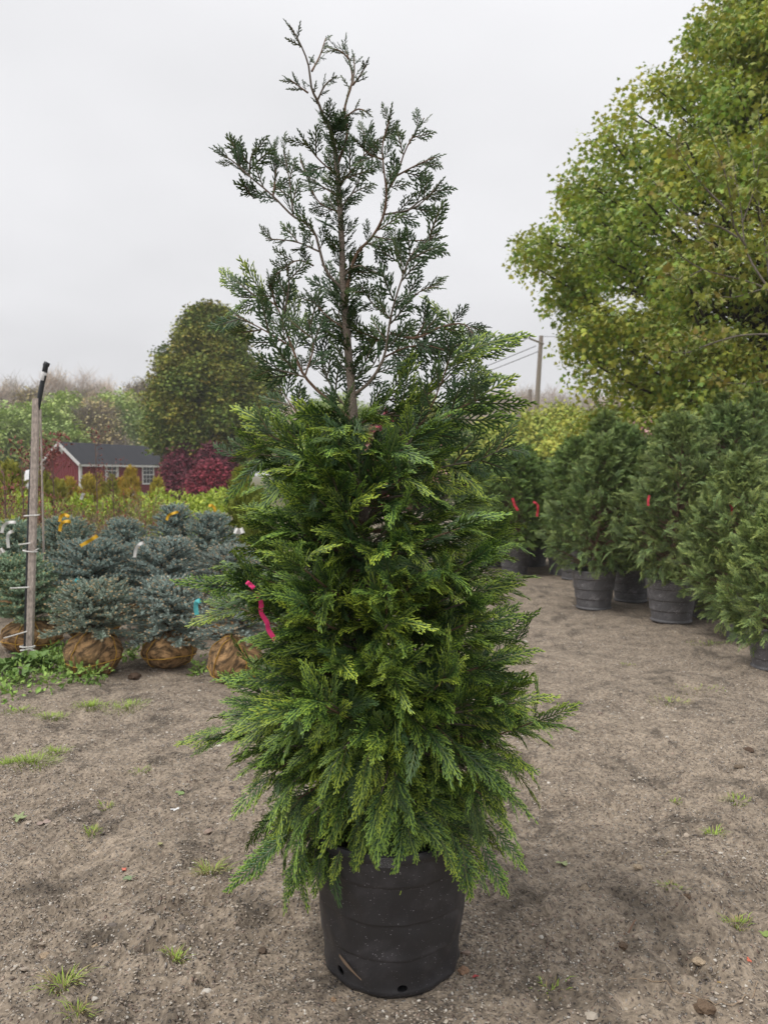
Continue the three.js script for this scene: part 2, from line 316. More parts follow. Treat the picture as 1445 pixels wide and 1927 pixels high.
{ // the dark maple beside the shed, farther off
  const tones = [[0.18, 0.23, 0.035], [0.23, 0.265, 0.04], [0.13, 0.19, 0.03], [0.25, 0.235, 0.045]];
  const clumps = [1, 2].map((k) => leafClump(120 + k, 20, 0.36, 0.145, tones, 0.5));
  const c = at(399, 900, 44); c.y = 0;
  tree({ name: 'maple_tree', label: 'round dark olive maple standing behind the red shed and purple shrubs', base: c, H: 10.4,
    profile: [[0.17, 1.9], [0.25, 2.9], [0.4, 3.25], [0.6, 3.15], [0.75, 2.6], [0.88, 1.7], [1.0, 0.4]],
    clusters: 200, per: 46, spread: 0.8, clumps, tints: [[1, 1, 1], [1.15, 1.02, 0.9], [0.85, 0.95, 0.9], [1.2, 1.02, 0.9]], trunkR: 0.28, bark: lin(0.09, 0.075, 0.06), seed: 41, crownMat: plainLeaf });
}
{ // purple-leaved small maples by the shed, a crimson one behind the big potted tree
  const tones = [[0.18, 0.024, 0.043], [0.23, 0.03, 0.05], [0.13, 0.02, 0.035]], clumps = [leafClump(131, 15, 0.24, 0.11, tones, 0.6)];
  const spots = [[352, 41, 2.9, 1.1, 'dark purple Japanese maple beside the shed window', [[1, 1, 1], [0.85, 0.9, 1]]], [405, 40, 2.75, 1.2, 'purple-red Japanese maple next to the large dark maple', [[0.9, 1, 1], [0.75, 0.9, 0.9]]], [398, 36, 1.8, 0.85, 'low bright crimson Japanese maple in front of the purple ones', [[1.5, 1.2, 1.2], [1.25, 1.1, 1.1]]], [742, 30, 3.6, 1.3, 'red-leaved maple glimpsed through the potted tree', [[2.2, 1.8, 1.8], [1.6, 1.4, 1.4]]]];
  spots.forEach(([px, D, H, R, label, tints], i) => { const c = at(px, 900, D); c.y = 0; tree({ name: 'japanese_maple', label, category: 'small tree', group: 'red-leaved maples', base: c, H, profile: [[0.08, R * 0.8], [0.35, R], [0.6, R * 0.9], [0.85, R * 0.55], [1, 0.15]], clusters: 60, per: 26, spread: 0.4, clumps, tints, trunkR: 0.08, bark: lin(0.08, 0.06, 0.05), seed: 50 + i, flat: 0.45, crownMat: plainLeaf }); });
}
{ // far trees: a mix of bare brownish ones and fresh green ones
  const green = [leafClump(141, 30, 0.8, 0.21, [[0.38, 0.48, 0.15], [0.32, 0.43, 0.12], [0.43, 0.49, 0.19]], 0.3)];
  const tan = [leafClump(142, 16, 0.85, 0.17, [[0.5, 0.41, 0.2], [0.44, 0.37, 0.2], [0.46, 0.43, 0.18]], 0.3), twigClump(143, 9, 1.3, 0.022, [0.3, 0.25, 0.21])];
  const bare = [twigClump(144, 12, 1.5, 0.02, [0.6, 0.52, 0.46]), twigClump(145, 10, 1.2, 0.018, [0.64, 0.55, 0.47])];
  const far = [ // px, depth, height, radius, kind
    [-40, 88, 11.0, 4.2, 'tan', 'tan budding tree cut by the left edge'], [20, 92, 11.6, 4.0, 'bare', 'bare tree left of the stake on the skyline'], [60, 78, 9.2, 3.4, 'tan', 'tan budding tree right behind the stake'], [105, 90, 12.0, 3.8, 'bare', 'bare tree above the shed gable'], [128, 72, 8.0, 3.0, 'green', 'green tree above the shed ridge start'], [160, 92, 12.4, 3.6, 'bare', 'tallest bare tree above the middle of the shed roof'], [150, 84, 10.2, 3.2, 'tan', 'tan tree below the tallest bare tree'], [182, 70, 7.4, 2.6, 'tan', 'low tan tree directly above the shed roof'], [222, 76, 9.3, 3.5, 'green', 'largest fresh green tree behind the shed roof'], [205, 95, 11.6, 3.6, 'bare', 'bare tree behind the largest fresh green tree'], [268, 88, 11.6, 3.0, 'tan', 'slender budding tree next to the dark maple'], [285, 90, 10.5, 3.5, 'green', 'green tree half hidden by the dark maple'], [20, 62, 6.4, 3.4, 'green', 'low green tree at the left above the hoop house'], [90, 66, 6.3, 3.0, 'green', 'low green tree left of the shed gable'],
    [560, 95, 9.5, 4.6, 'bare', 'bare tree behind the left of the potted tree'], [640, 84, 9.6, 4.2, 'green', 'green tree seen through the potted tree near its trunk'], [790, 60, 7.6, 2.8, 'gold', 'golden tree glimpsed through the potted tree'], [700, 90, 8.5, 4.4, 'tan', 'tan tree hidden behind the potted tree'], [880, 95, 9.2, 4.4, 'bare', 'bare tree at the right flank of the potted tree'],
    [940, 88, 9.4, 4.0, 'bare', 'bare tree between the potted tree and the poles'], [985, 92, 10.4, 4.0, 'bare', 'bare tree right behind the shorter pole'], [1045, 88, 9.9, 4.2, 'bare', 'bare tree just right of the tall pole'], [1095, 92, 10.2, 4.0, 'bare', 'bare tree at the left flank of the big maple'], [1160, 90, 9.8, 4.4, 'bare', 'bare tree behind the big maple'],
    [925, 42, 3.9, 3.0, 'gold', 'yellow-green thicket tree beside the potted tree'], [985, 38, 3.9, 2.9, 'gold', 'yellow-green thicket tree at the foot of the shorter pole'], [1052, 44, 4.9, 3.0, 'gold', 'yellow-green thicket tree behind the splice case'], [1110, 40, 4.4, 3.0, 'gold', 'yellow-green thicket tree under the left maple limbs'], [1175, 42, 4.5, 3.2, 'gold', 'yellow-green thicket tree behind the evergreens, left'], [1250, 38, 4.6, 3.4, 'gold', 'yellow-green thicket tree behind the evergreens, middle'], [1340, 40, 4.8, 3.6, 'gold', 'yellow-green thicket tree behind the maple trunk'], [1440, 40, 5, 3.8, 'gold', 'yellow-green thicket tree behind the right edge evergreens'],
  ];
  const gold = [leafClump(146, 16, 0.5, 0.18, [[0.38, 0.45, 0.07], [0.31, 0.4, 0.06], [0.42, 0.43, 0.075]], 0.3)];
  const where = { bare: 'bare trees', tan: 'tan budding trees', green: 'fresh green trees', gold: 'yellow-green thicket trees' };
  far.forEach(([px, D, H, R, kind, label], i) => {
    const c = at(px, 900, D); c.y = 0; const cl = { green, tan, bare, gold }[kind], thin = kind === 'bare';
    const side = px < 400 ? 'behind the red shed' : px < 900 ? 'behind the potted tree' : 'by the utility poles';
    tree({ name: { green: 'green_tree', tan: 'budding_tree', bare: 'bare_tree', gold: 'thicket_tree' }[kind], label, group: where[kind] + ' ' + side, base: c, H, profile: [[0.12, R * 0.6], [0.35, R], [0.65, R * 0.85], [0.85, R * 0.5], [1, 0.2]], clusters: thin ? 90 : 60, per: thin ? 12 : 26, spread: thin ? 1.2 : kind === 'gold' ? 0.7 : 1.0, clumps: cl, tints: [[1, 1, 1], [0.85, 0.9, 0.9], [1.15, 1.1, 1]], trunkR: 0.16, bark: lin(0.2, 0.17, 0.145), seed: 200 + i, flat: 0.8, crownMat: plainLeaf });
  });
}

// ------------------------------------------------------------------ red shed
{
  const o = thing('red_shed', 'long red board shed with white trim and dark shingle roof', 'shed', at(152, 900, 50).setY(0), 0);
  // local x runs along the long wall (to the right and away), local z out of the long wall
  const phi = 68 * Math.PI / 180; o.rotation.y = phi;
  const W = 3.1, L = 10.5, E = 2.2, A = 3.45, M = { red: std({ color: lin(0.2, 0.026, 0.034), roughness: 0.8 }), white: std({ color: lin(0.72, 0.71, 0.7), roughness: 0.6 }), glass: new THREE.MeshStandardMaterial({ color: lin(0.03, 0.035, 0.04), roughness: 0.08 }) };
  const shingle = texture(128, (x, y) => { const v = 150 + tileNoise(x, y, 128, 24) * 50 + ((x * 7 + Math.floor(y / 32) * 13) % 32 < 1 ? -50 : 0); return [v, v, v * 1.03]; });
  M.roof = std({ color: lin(0.12, 0.125, 0.14), map: shingle, roughness: 0.95 });
  const wall = part('wall', new Build().box(0.03, L - 0.03, 0, E, -W + 0.03, -0.03).geo(), M.red, o);
  { const g = new Build(); const y = (z) => E + (A - E) * (1 - Math.abs(z + W / 2) / (W / 2)); for (const x of [0.03, L - 0.03]) { const q = new Build(), a = q.v(x, E, -W + 0.03), b = q.v(x, E, -0.03), c = q.v(x, A - 0.03, -W / 2); q.tri(a, b, c); part('gable', q.geo(), M.red, o); }
    for (let k = 0, w = 0.2; k * w < W - 0.05; k++) part('board', new Build().box(-0.005, 0.03, 0, y(-(k + 0.5) * w) - 0.12, -(k + 1) * w + 0.012, -k * w - 0.012).geo(), M.red, wall); }
  { const w = 0.2, g = new Build().box(0, w - 0.024, 0, E, -0.03, 0.006).geo(); for (let k = 0; k < L / w - 1; k++) part('board', g, M.red, wall).position.x = k * w + 0.012; }
  part('trim', new Build().box(-0.03, 0.14, 0, E, -0.12, 0.03).geo(), M.white, o).userData.label = 'white corner board';
  part('trim', new Build().box(-0.03, 0.1, 0, E, -W - 0.02, -W + 0.12).geo(), M.white, o);
  const slope = Math.atan2(A - E, W / 2), run = Math.hypot(A - E, W / 2) + 0.3;
  const roof = new THREE.Group(); roof.name = 'roof'; o.add(roof);
  for (const s of [1, -1]) {
    const g = new Build(), n = 13;
    for (let k = 0; k < n; k++) g.box(-0.25, L + 0.25, 0.02, 0.05, run * k / n, run * (k + 1) / n + 0.03);
    const m = part('shingle_courses', g.geo(), M.roof, roof); m.position.set(0, A, -W / 2); m.rotation.x = slope; if (s < 0) { m.rotation.set(-slope, Math.PI, 0); m.position.x = L; } m.userData.kind = 'stuff';
  }
  for (const s of [1, -1]) { const g = new Build().box(-0.29, -0.17, -0.16, 0.03, 0, run).geo(), m = part('rake_board', g, M.white, roof); m.position.set(0, A, -W / 2); m.rotation.x = slope; if (s < 0) { m.rotation.set(-slope, Math.PI, 0); m.position.x = -0.46; } }
  part('fascia', new Build().box(-0.17, L + 0.2, E - 0.34, E - 0.16, 0.2, 0.26).geo(), M.white, roof);
  part('vent', new Build().box(-0.05, -0.01, A - 0.75, A - 0.38, -W / 2 - 0.13, -W / 2 + 0.13).geo(), M.white, o);
  const opening = (x0, x1, y0, y1, name, cols, rows) => {
    const f = part(name, new Build().box(x0 - 0.11, x0, y0 - 0.11, y1 + 0.1, 0.007, 0.05).box(x1, x1 + 0.11, y0 - 0.11, y1 + 0.1, 0.007, 0.05).box(x0, x1, y1, y1 + 0.1, 0.007, 0.05).box(x0, x1, y0 - 0.11, y0, 0.007, 0.05).geo(), M.white, o);
    part('pane', new Build().box(x0, x1, y0, y1, 0.008, 0.016).geo(), M.glass, f);
    for (let k = 1; k < cols; k++) part('muntin', new Build().box(lerp(x0, x1, k / cols) - 0.014, lerp(x0, x1, k / cols) + 0.014, y0, y1, 0.017, 0.03).geo(), M.white, f);
    for (let k = 1; k < rows; k++) { const h = k * 2 === rows ? 0.03 : 0.014; part('muntin', new Build().box(x0, x1, lerp(y0, y1, k / rows) - h, lerp(y0, y1, k / rows) + h, 0.0305, 0.036).geo(), M.white, f); }
  };
  opening(6.1, 7.2, 0.72, 1.92, 'window', 3, 4);
  opening(2.45, 3.3, 1.25, 1.95, 'door_light', 2, 2);
  const d = part('door', new Build().box(2.34, 3.41, 0.05, 1.13, 0.007, 0.03).geo(), M.red, o);
  for (const x of [2.22, 3.42]) part('trim', new Build().box(x, x + 0.11, 0.02, 2.05, 0.031, 0.055).geo(), M.white, d);
}
{ // pale things left of the shed
  const c = at(34, 900, 62).setY(0), o = thing('hoop_house', 'low pale plastic-covered hoop house behind the wooden stake', 'greenhouse', c, 0.15), b = new Build(), n = 12;
  for (const z of [0, -7]) for (let k = 0; k <= n; k++) b.v(-Math.cos(k / n * Math.PI) * 1.7, Math.sin(k / n * Math.PI) * 1.9, z);
  for (let k = 0; k < n; k++) b.quad(k, k + 1, n + 2 + k, n + 1 + k);
  part('cover', b.geo(), std({ color: lin(0.55, 0.57, 0.58), roughness: 0.4 }), o);
  const e = new Build(), mid = e.v(0, 0, 0.01), rim = []; for (let k = 0; k <= n; k++) rim.push(e.v(-Math.cos(k / n * Math.PI) * 1.7, Math.sin(k / n * Math.PI) * 1.9, 0.01)); for (let k = 0; k < n; k++) e.tri(mid, rim[k], rim[k + 1]);
  part('end_wall', e.geo(), std({ color: lin(0.5, 0.53, 0.54), roughness: 0.5 }), o);
  for (let k = 0; k < 5; k++) { const pts = []; for (let j = 0; j <= n; j++) pts.push(V(-Math.cos(j / n * Math.PI) * 1.73, Math.sin(j / n * Math.PI) * 1.93, -k * 1.7)); part('hoop', new Build().tube(pts, 0.025, 5).geo(), std({ color: lin(0.4, 0.4, 0.4), roughness: 0.5 }), o); }
  const p = at(68, 900, 52).setY(0), g = new THREE.SphereGeometry(1, 28, 18), q = g.attributes.position;
  for (let i = 0; i < q.count; i++) { const v = V().fromBufferAttribute(q, i), s = 1 + 0.13 * n3(v.x * 2.2, v.y * 2.2, v.z * 2.2); q.setXYZ(i, v.x * 0.85 * s, Math.max(0, v.y * 0.5 + 0.45) * s * 1.75, v.z * 0.8 * s); } g.computeVertexNormals();
  const t = part('wrapped_heap', g, std({ color: lin(0.75, 0.75, 0.76), roughness: 0.45 })); t.position.copy(p); tag(t, 'rounded heap under white plastic beside the shed gable', 'covered heap');
}

// ------------------------------------------------------------------ utility poles and wires
{
  const wood = barkMat(lin(0.42, 0.37, 0.33)), dark = std({ color: lin(0.03, 0.03, 0.03), roughness: 0.6 }), wireMat = std({ color: lin(0.16, 0.16, 0.17), roughness: 0.5 });
  const D = 45, top = at(1018, 632, D), foot = at(1003, 880, D); foot.y = 0; foot.x = at(999, 880, D).x;
  const o = thing('utility_pole', 'tall weathered utility pole with a short crossarm beside the maple', 'utility pole', foot), rel = (p) => p.clone().sub(foot);
  part('shaft', new Build().tube([V(0, 0, 0), rel(top).multiplyScalar(0.5), rel(top)], [0.17, 0.15, 0.12], 10).geo(), wood, o);
  const arm0 = rel(at(1022, 647, D - 0.2)), arm1 = rel(at(996, 637, D - 0.9));
  part('crossarm', new Build().tube([arm0, arm1], [0.07, 0.06], 4).geo(), wood, o);
  part('insulator', new Build().tube([arm1.clone().add(V(0, 0.03, 0)), arm1.clone().add(V(0, 0.2, 0)), arm1.clone().add(V(0, 0.28, 0))], [0.03, 0.055, 0.03], 8).geo(), dark, o);
  part('conduit', new Build().tube([V(-0.2, 0, 0.1), rel(top).multiplyScalar(0.45).add(V(-0.17, 0, 0.1))], 0.045, 6).geo(), std({ color: lin(0.35, 0.35, 0.36) }), o);
  const D2 = 58, t2 = at(997, 733, D2), f2 = at(994, 880, D2); f2.y = 0;
  const o2 = thing('utility_pole', 'shorter bare utility pole just left of the taller one', 'utility pole', f2);
  part('shaft', new Build().tube([V(0, 0, 0), t2.clone().sub(f2)], [0.17, 0.14], 10).geo(), wood, o2);
  const farFoot = at(640, 880, 120); farFoot.y = 0;
  const o3 = thing('utility_pole', 'distant utility pole hidden behind the big potted tree', 'utility pole', farFoot);
  part('shaft', new Build().tube([V(0, 0, 0), V(0, 11.5, 0)], [0.17, 0.13], 8).geo(), wood, o3);
  part('crossarm', new Build().tube([V(-1, 11, 0.2), V(1, 11, 0.2)], 0.07, 4).geo(), wood, o3);
  const wire = (a, b, sag, r, label) => { const pts = []; for (let k = 0; k <= 24; k++) { const t = k / 24, p = a.clone().lerp(b, t); p.y -= sag * 4 * t * (1 - t); pts.push(p); } tag(part('overhead_wire', new Build().tube(pts, r, 4).geo(), wireMat), label, 'wire', 'overhead wires'); };
  wire(at(996, 635, D - 0.9), farFoot.clone().add(V(1, 11.1, 0.2)), 0.5, 0.026, 'highest overhead wire running from the crossarm tip');
  wire(at(1008, 651, D - 0.4), farFoot.clone().add(V(0, 10.6, 0.2)), 0.5, 0.026, 'middle overhead wire running left from the tall pole');
  wire(at(1016, 660, D), farFoot.clone().add(V(-1, 9.9, 0.2)), 0.6, 0.026, 'lowest of the overhead wires leaving the pole top');
  const right = at(1560, 610, 34); wire(at(1018, 633, D), right, 0.2, 0.022, 'overhead wire running from the pole top behind the maple');
  wire(at(1012, 789, D), at(1600, 800, 36), 0.1, 0.035, 'black cable passing above the splice case');
  wire(at(1012, 803, D), at(1600, 815, 36), 0.1, 0.05, 'thick black cable that carries the splice case');
  const sc = at(1034, 806, D - 0.3), s = thing('splice_case', 'black cable splice case hanging beside the tall pole', 'cable case', sc);
  part('body', new Build().tube([V(-0.27, 0, 0), V(-0.24, 0, 0), V(0.24, 0, 0), V(0.27, 0, 0)], [0.08, 0.13, 0.13, 0.08], 10).geo(), dark, s);
  for (const x of [-0.12, 0.14]) part('clamp', new Build().tube([V(x - 0.03, 0, 0), V(x + 0.03, 0, 0)], 0.137, 10).geo(), std({ color: lin(0.5, 0.5, 0.5) }), s);
}

// ------------------------------------------------------------------ nursery rows at the left
const goldSpray = [0, 1].map((k) => sprayShape(300 + k, { L: 0.26, gap: 0.03, wide: 0.42, w: 0.008, droop: 0.1, twigs: false, low: true, stem: [0.2, 0.18, 0.04], leaf: [0.33, 0.32, 0.045], tip: [0.68, 0.5, 0.05] }));
function coneShrub(label, px, D, H, R, tint, seed, n = 420, round = 0.75) {
  const r = random(seed), c = at(px, 900, D); c.y = height(c.x, c.z);
  const o = thing('golden_arborvitae', label, 'conifer', c, 0, 'golden conifers in the nursery rows'), lists = [[], []];
  part('trunk', new Build().tube([V(0, 0, 0), V(0.01, H * 0.5, 0), V(0, H * 0.95, 0)], [0.03, 0.02, 0.005], 6).geo(), barkMat(lin(0.16, 0.1, 0.07)), o);
  for (let k = 0; k < n; k++) {
    const t = r() ** 0.8, az = r() * 6.283, rr = R * (1 - t ** 1.5) ** round * (0.6 + 0.4 * r()) * (1 + 0.2 * n3(Math.cos(az) * 1.5, t * 4, Math.sin(az) * 1.5 + seed)), out = V(Math.cos(az), 0, Math.sin(az));
    const p = V(out.x * rr * 0.85, t * H * 0.9 + 0.04, out.z * rr * 0.85), g = 0.75 + r() * 0.5;
    lists[k % 2].push([basis(p, out.clone().multiplyScalar(0.55).add(V(0, 1, 0)).add(scatter(r).multiplyScalar(0.45)), out.clone().add(scatter(r)), (0.6 + r() * 0.75) * clamp(R * 1.6, 0.5, 1.2)), lin(tint[0] * g, tint[1] * g, tint[2] * g)]);
  }
  lists.forEach((l, i) => many('foliage', goldSpray[i], leafy(), l, o));
}
coneShrub('golden cone conifer before the shed window with the white grid', 246, 27, 1.62, 0.5, [1.15, 1, 1], 1);
coneShrub('golden cone conifer just below the purple Japanese maple', 296, 24, 1.22, 0.42, [1.0, 1, 1], 2);
coneShrub('slim golden conifer in front of the shed door', 211, 25, 1.35, 0.34, [0.75, 0.9, 0.9], 3);
coneShrub('bushy golden conifer below the shed corner board', 168, 24, 1.3, 0.5, [1.05, 1, 1], 4);
coneShrub('twin-tipped golden conifer between the shed corner and door', 187, 26, 1.35, 0.42, [0.95, 1, 1], 5);
coneShrub('small yellow conifer under the shed gable', 132, 25, 1.25, 0.4, [1.1, 1, 1], 6);
coneShrub('tall olive conifer at the left edge beside the stake', 18, 19, 1.62, 0.62, [0.72, 0.85, 0.9], 7, 520);
coneShrub('olive conifer right behind the wooden stake', 80, 21, 1.45, 0.5, [0.7, 0.85, 0.9], 8);
coneShrub('broad olive conifer at the foot of the shed wall', 108, 22, 1.15, 0.5, [0.8, 0.9, 0.9], 9);
coneShrub('orange-tipped conifer beside the grid window cone', 228, 28, 1.2, 0.4, [1.2, 0.95, 0.9], 10);
coneShrub('round dark olive conifer half hidden by the potted tree', 470, 8.6, 1.22, 0.34, [0.5, 0.72, 0.8], 11, 900, 0.4);
coneShrub('tall mossy conifer behind the potted tree at its left side', 452, 15, 1.5, 0.4, [0.62, 0.8, 0.8], 12, 600);
{ // fresh green leafy shrubs
  const clumps = [ovalClump(401, 14, 0.1, 0.085, [[0.42, 0.53, 0.065], [0.5, 0.58, 0.075], [0.3, 0.42, 0.055]]), ovalClump(402, 12, 0.1, 0.075, [[0.38, 0.46, 0.06], [0.27, 0.37, 0.05]])];
  const list = [[352, 15, 0.95, 0.62, 'broad fresh green shrub below the dark purple maple'], [318, 13.5, 0.9, 0.55, 'fresh green shrub beside the golden cone under the purple maple'], [392, 16, 1.0, 0.7, 'yellow-green shrub below the crimson maple'], [285, 13, 0.9, 0.4, 'upright green shrub just left of the lower golden cone'], [262, 12.5, 0.75, 0.4, 'green shrub at the foot of the tallest golden cone'], [214, 13, 1.0, 0.3, 'slim green shrub below the shed door'], [375, 11.5, 0.72, 0.5, 'low green shrub behind the short yellow ribbon'], [335, 10.8, 0.62, 0.45, 'low green shrub behind the arching yellow ribbon'], [432, 13, 0.85, 0.5, 'green shrub next to the round olive conifer'], [300, 17, 1.05, 0.7, 'far green shrub right of the grid window'], [420, 18, 1.1, 0.8, 'far green shrub below the right end of the purple maples'], [12, 9.5, 0.8, 0.35, 'green shrub at the left edge among bare twigs'], [60, 14, 0.95, 0.5, 'green shrub directly behind the wooden stake'], [240, 10.5, 0.62, 0.35, 'low green shrub above the narrow pointed spruce'], [150, 16, 0.9, 0.6, 'green shrub below the shed corner board'], [40, 17, 1.0, 0.7, 'green shrub left of the stake under the olive conifer']];
  list.forEach(([px, D, H, R, label], k) => {
    const r = random(420 + k), c = at(px, 900, D); H *= 0.82; c.y = height(c.x, c.z);
    const o = thing('leafy_shrub', label, 'shrub', c, 0, px < 170 ? 'green shrubs near the stake' : px < 290 ? 'green shrubs below the golden conifers' : 'green shrubs below the purple maples'), b = new Build(), lists = [[], []];
    for (let j = 0; j < 9; j++) { const a = r() * 6.28, q = R * (0.2 + 0.5 * r()); b.tube([V(Math.cos(a) * 0.05, 0, Math.sin(a) * 0.05), V(Math.cos(a) * q * 0.6, H * 0.5, Math.sin(a) * q * 0.6), V(Math.cos(a) * q, H * 0.92, Math.sin(a) * q)], [0.009, 0.006, 0.003], 4, false); }
    part('stems', b.geo(), barkMat(lin(0.2, 0.13, 0.1)), o);
    for (let j = 0; j < 120; j++) { const a = r() * 6.28, t = r(), q = R * Math.sqrt(r()) * Math.sin(Math.PI * (0.2 + 0.72 * t)), s = 0.8 + r() * 0.7, g = 0.75 + 0.5 * r(); lists[j % 2].push([new THREE.Matrix4().compose(V(Math.cos(a) * q, H * (0.12 + 0.9 * t), Math.sin(a) * q), new THREE.Quaternion().setFromEuler(new THREE.Euler(r(), r() * 6, r())), V(s, s, s)), lin(g, g, g)]); }
    lists.forEach((l, i) => many('foliage', clumps[i], leafy(), l, o));
  });
}
{ // bare twiggy shrubs with red buds, a few thin saplings with red leaves
  const kinds = [0, 1, 2, 3].map((k) => {
    const r = random(460 + k), b = new Build(), buds = new Build();
    for (let j = 0; j < 46; j++) {
      const a = r() * 6.28, lean = 0.15 + r() * 0.5, H = 0.55 + r() * 0.6, p0 = V(Math.cos(a) * 0.06, 0, Math.sin(a) * 0.06), p2 = V(Math.cos(a) * lean * H, H, Math.sin(a) * lean * H).add(scatter(r).multiplyScalar(0.08)), p1 = p0.clone().lerp(p2, 0.5).add(scatter(r).multiplyScalar(0.05)), t = 0.75 + r() * 0.5;
      b.color([t, t, t]).tube([p0, p1, p2], [0.008, 0.0055, 0.0025], 4, false);
      for (let i = 0; i < 4; i++) { const q = p1.clone().lerp(p2, r()), d = p2.clone().sub(p1).normalize().add(scatter(r).multiplyScalar(0.7)).normalize(), e = q.clone().addScaledVector(d, 0.08 + r() * 0.16); b.tube([q, e], [0.0035, 0.0018], 3, false); for (let m = 0; m < 2; m++) { const c = q.clone().lerp(e, 0.5 + 0.5 * r()), s = 0.006 + r() * 0.009, tone = r(); buds.color(tone < 0.2 ? [0.34, 0.08, 0.05] : tone < 0.6 ? [0.33, 0.26, 0.07] : [0.24, 0.31, 0.06]).tube([c, c.clone().addScaledVector(d, s), c.clone().addScaledVector(d, s * 2.4)], [s * 0.3, s, s * 0.2], 4, false); } }
    }
    return [b.geo(), buds.geo()];
  });
  const wood = barkMat(lin(0.42, 0.3, 0.23)), budMat = leafy({ roughness: 0.8 }), r = random(470);
  const spots = []; for (let k = 0; k < 26; k++) spots.push([-30 + (k % 13) * 26 + r() * 20, 8.6 + Math.floor(k / 13) * 2.6 + r() * 1.8]);
  spots.forEach(([px, D], k) => { const c = at(px, 900, D); c.y = height(c.x, c.z); const s = 0.62 + r() * 0.36, o = thing('twiggy_shrub', 'nearly bare shrub of reddish-brown twigs in the row behind the spruces', 'shrub', c, r() * 6, 'bare twiggy shrubs behind the spruces'); o.scale.setScalar(s); part('stems', kinds[k % 4][0], wood, o); part('buds', kinds[k % 4][1], budMat, o, 'stuff'); });
  const red = ovalClump(480, 9, 0.07, 0.055, [[0.26, 0.07, 0.055], [0.2, 0.06, 0.05]]);
  const sap = [[42, 9.5, 1.72, 'thin sapling with a tuft of red leaves left of the stake', 16], [100, 10.5, 1.75, 'red-leaved sapling standing before the shed gable', 34], [181, 12, 1.98, 'thin bare sapling with few red leaves before the shed door', 12], [212, 12.5, 1.55, 'thin sapling with red leaf buds before the door light', 10], [75, 9.8, 1.6, 'thin reddish sapling right beside the wooden stake', 26], [8, 8.6, 1.45, 'thin bare sapling at the far left edge', 8]];
  sap.forEach(([px, D, H, label, n], k) => {
    const q = random(490 + k), c = at(px, 900, D); c.y = height(c.x, c.z); const o = thing('sapling', label, 'sapling', c, 0, 'thin red-leaved saplings'), b = new Build(), tips = [];
    b.tube(curve([V(0, 0, 0), V(0.02, H * 0.5, 0.02), V(0, H, 0)], 6), [0.016, 0.014, 0.012, 0.01, 0.008, 0.006, 0.003], 5, false);
    for (let j = 0; j < 9; j++) { const y = H * (0.4 + 0.55 * q()), a = q() * 6.28, e = V(Math.cos(a) * 0.18, y + 0.25 * q() + 0.08, Math.sin(a) * 0.18); b.tube([V(0, y, 0), e], [0.006, 0.002], 4, false); tips.push(e); }
    tips.push(V(0, H, 0), V(0, H * 0.97, 0));
    part('trunk', b.geo(), barkMat(lin(0.28, 0.19, 0.16)), o);
    const l = []; for (let j = 0; j < n; j++) { const p = tips[j % tips.length].clone().add(scatter(q).multiplyScalar(0.07)), s = 0.6 + q() * 0.5; l.push([new THREE.Matrix4().compose(p, new THREE.Quaternion().setFromEuler(new THREE.Euler(q(), q() * 6, 0)), V(s, s, s)), lin(1, 1, 1)]); }
    many('foliage', red, budMat, l, o);
  });
}

// ------------------------------------------------------------------ balled and burlapped blue spruces
const burlapTex = texture(512, (x, y) => { const n = tileNoise(x, y, 512, 7) * 0.55 + tileNoise(x, y, 512, 19) * 0.3 + tileNoise(x, y, 512, 60) * 0.15, wv = ((x % 4 < 2) !== (y % 4 < 2) ? 10 : -8), p = n > 0.18 ? 26 : n < -0.25 ? -30 : 0, v = 122 + n * 30 + wv + p; return [v, v * 0.81, v * 0.58]; });
const burlapMat = std({ map: burlapTex, bumpMap: burlapTex, bumpScale: 0.003, roughness: 1, color: lin(1.2, 1.16, 1.12) }), twineMat = std({ color: lin(0.55, 0.32, 0.055), roughness: 0.8 });
const needleTwigs = [0, 1, 2].map((k) => {
  const r = random(500 + k), b = new Build(), L = 0.085;
  b.color([0.14, 0.1, 0.07]).tube([V(0, 0, 0), V(0.003, L * 0.5, 0.002), V(0, L, 0)], [0.003, 0.0028, 0.002], 4, false);
  for (let j = 0; j < 86; j++) {
    const t = (j + r()) / 86, a = r() * 6.28, out = V(Math.cos(a), 0, Math.sin(a)), p = V(0, t * L, 0), d = out.clone().multiplyScalar(0.8).add(V(0, 0.55 + 0.5 * t, 0)).normalize(), n = 0.015 + r() * 0.006, s = V().crossVectors(d, out).normalize().multiplyScalar(0.0013), tone = 0.75 + r() * 0.5;
    b.color([0.38 * tone, 0.46 * tone, 0.42 * tone]);
    const e = p.clone().addScaledVector(d, n), m = p.clone().addScaledVector(d, n * 0.5).add(out.clone().multiplyScalar(0.0006)), i = [b.v(p.x - s.x, p.y - s.y, p.z - s.z), b.v(p.x + s.x, p.y + s.y, p.z + s.z), b.v(m.x + s.x * 1.3, m.y + s.y * 1.3, m.z + s.z * 1.3), b.v(e.x, e.y, e.z), b.v(m.x - s.x * 1.3, m.y - s.y * 1.3, m.z - s.z * 1.3)];
    b.quad(i[0], i[1], i[2], i[4]); b.tri(i[4], i[2], i[3]);
  }
  if (k < 2) b.color([0.55, 0.37, 0.21]).tube([V(0, L * 0.97, 0), V(0, L + 0.006, 0), V(0, L + 0.013, 0)], [0.004, 0.0062, 0.002], 5);
  return b.geo();
});
const needleMat = leafy({ roughness: 0.75 });
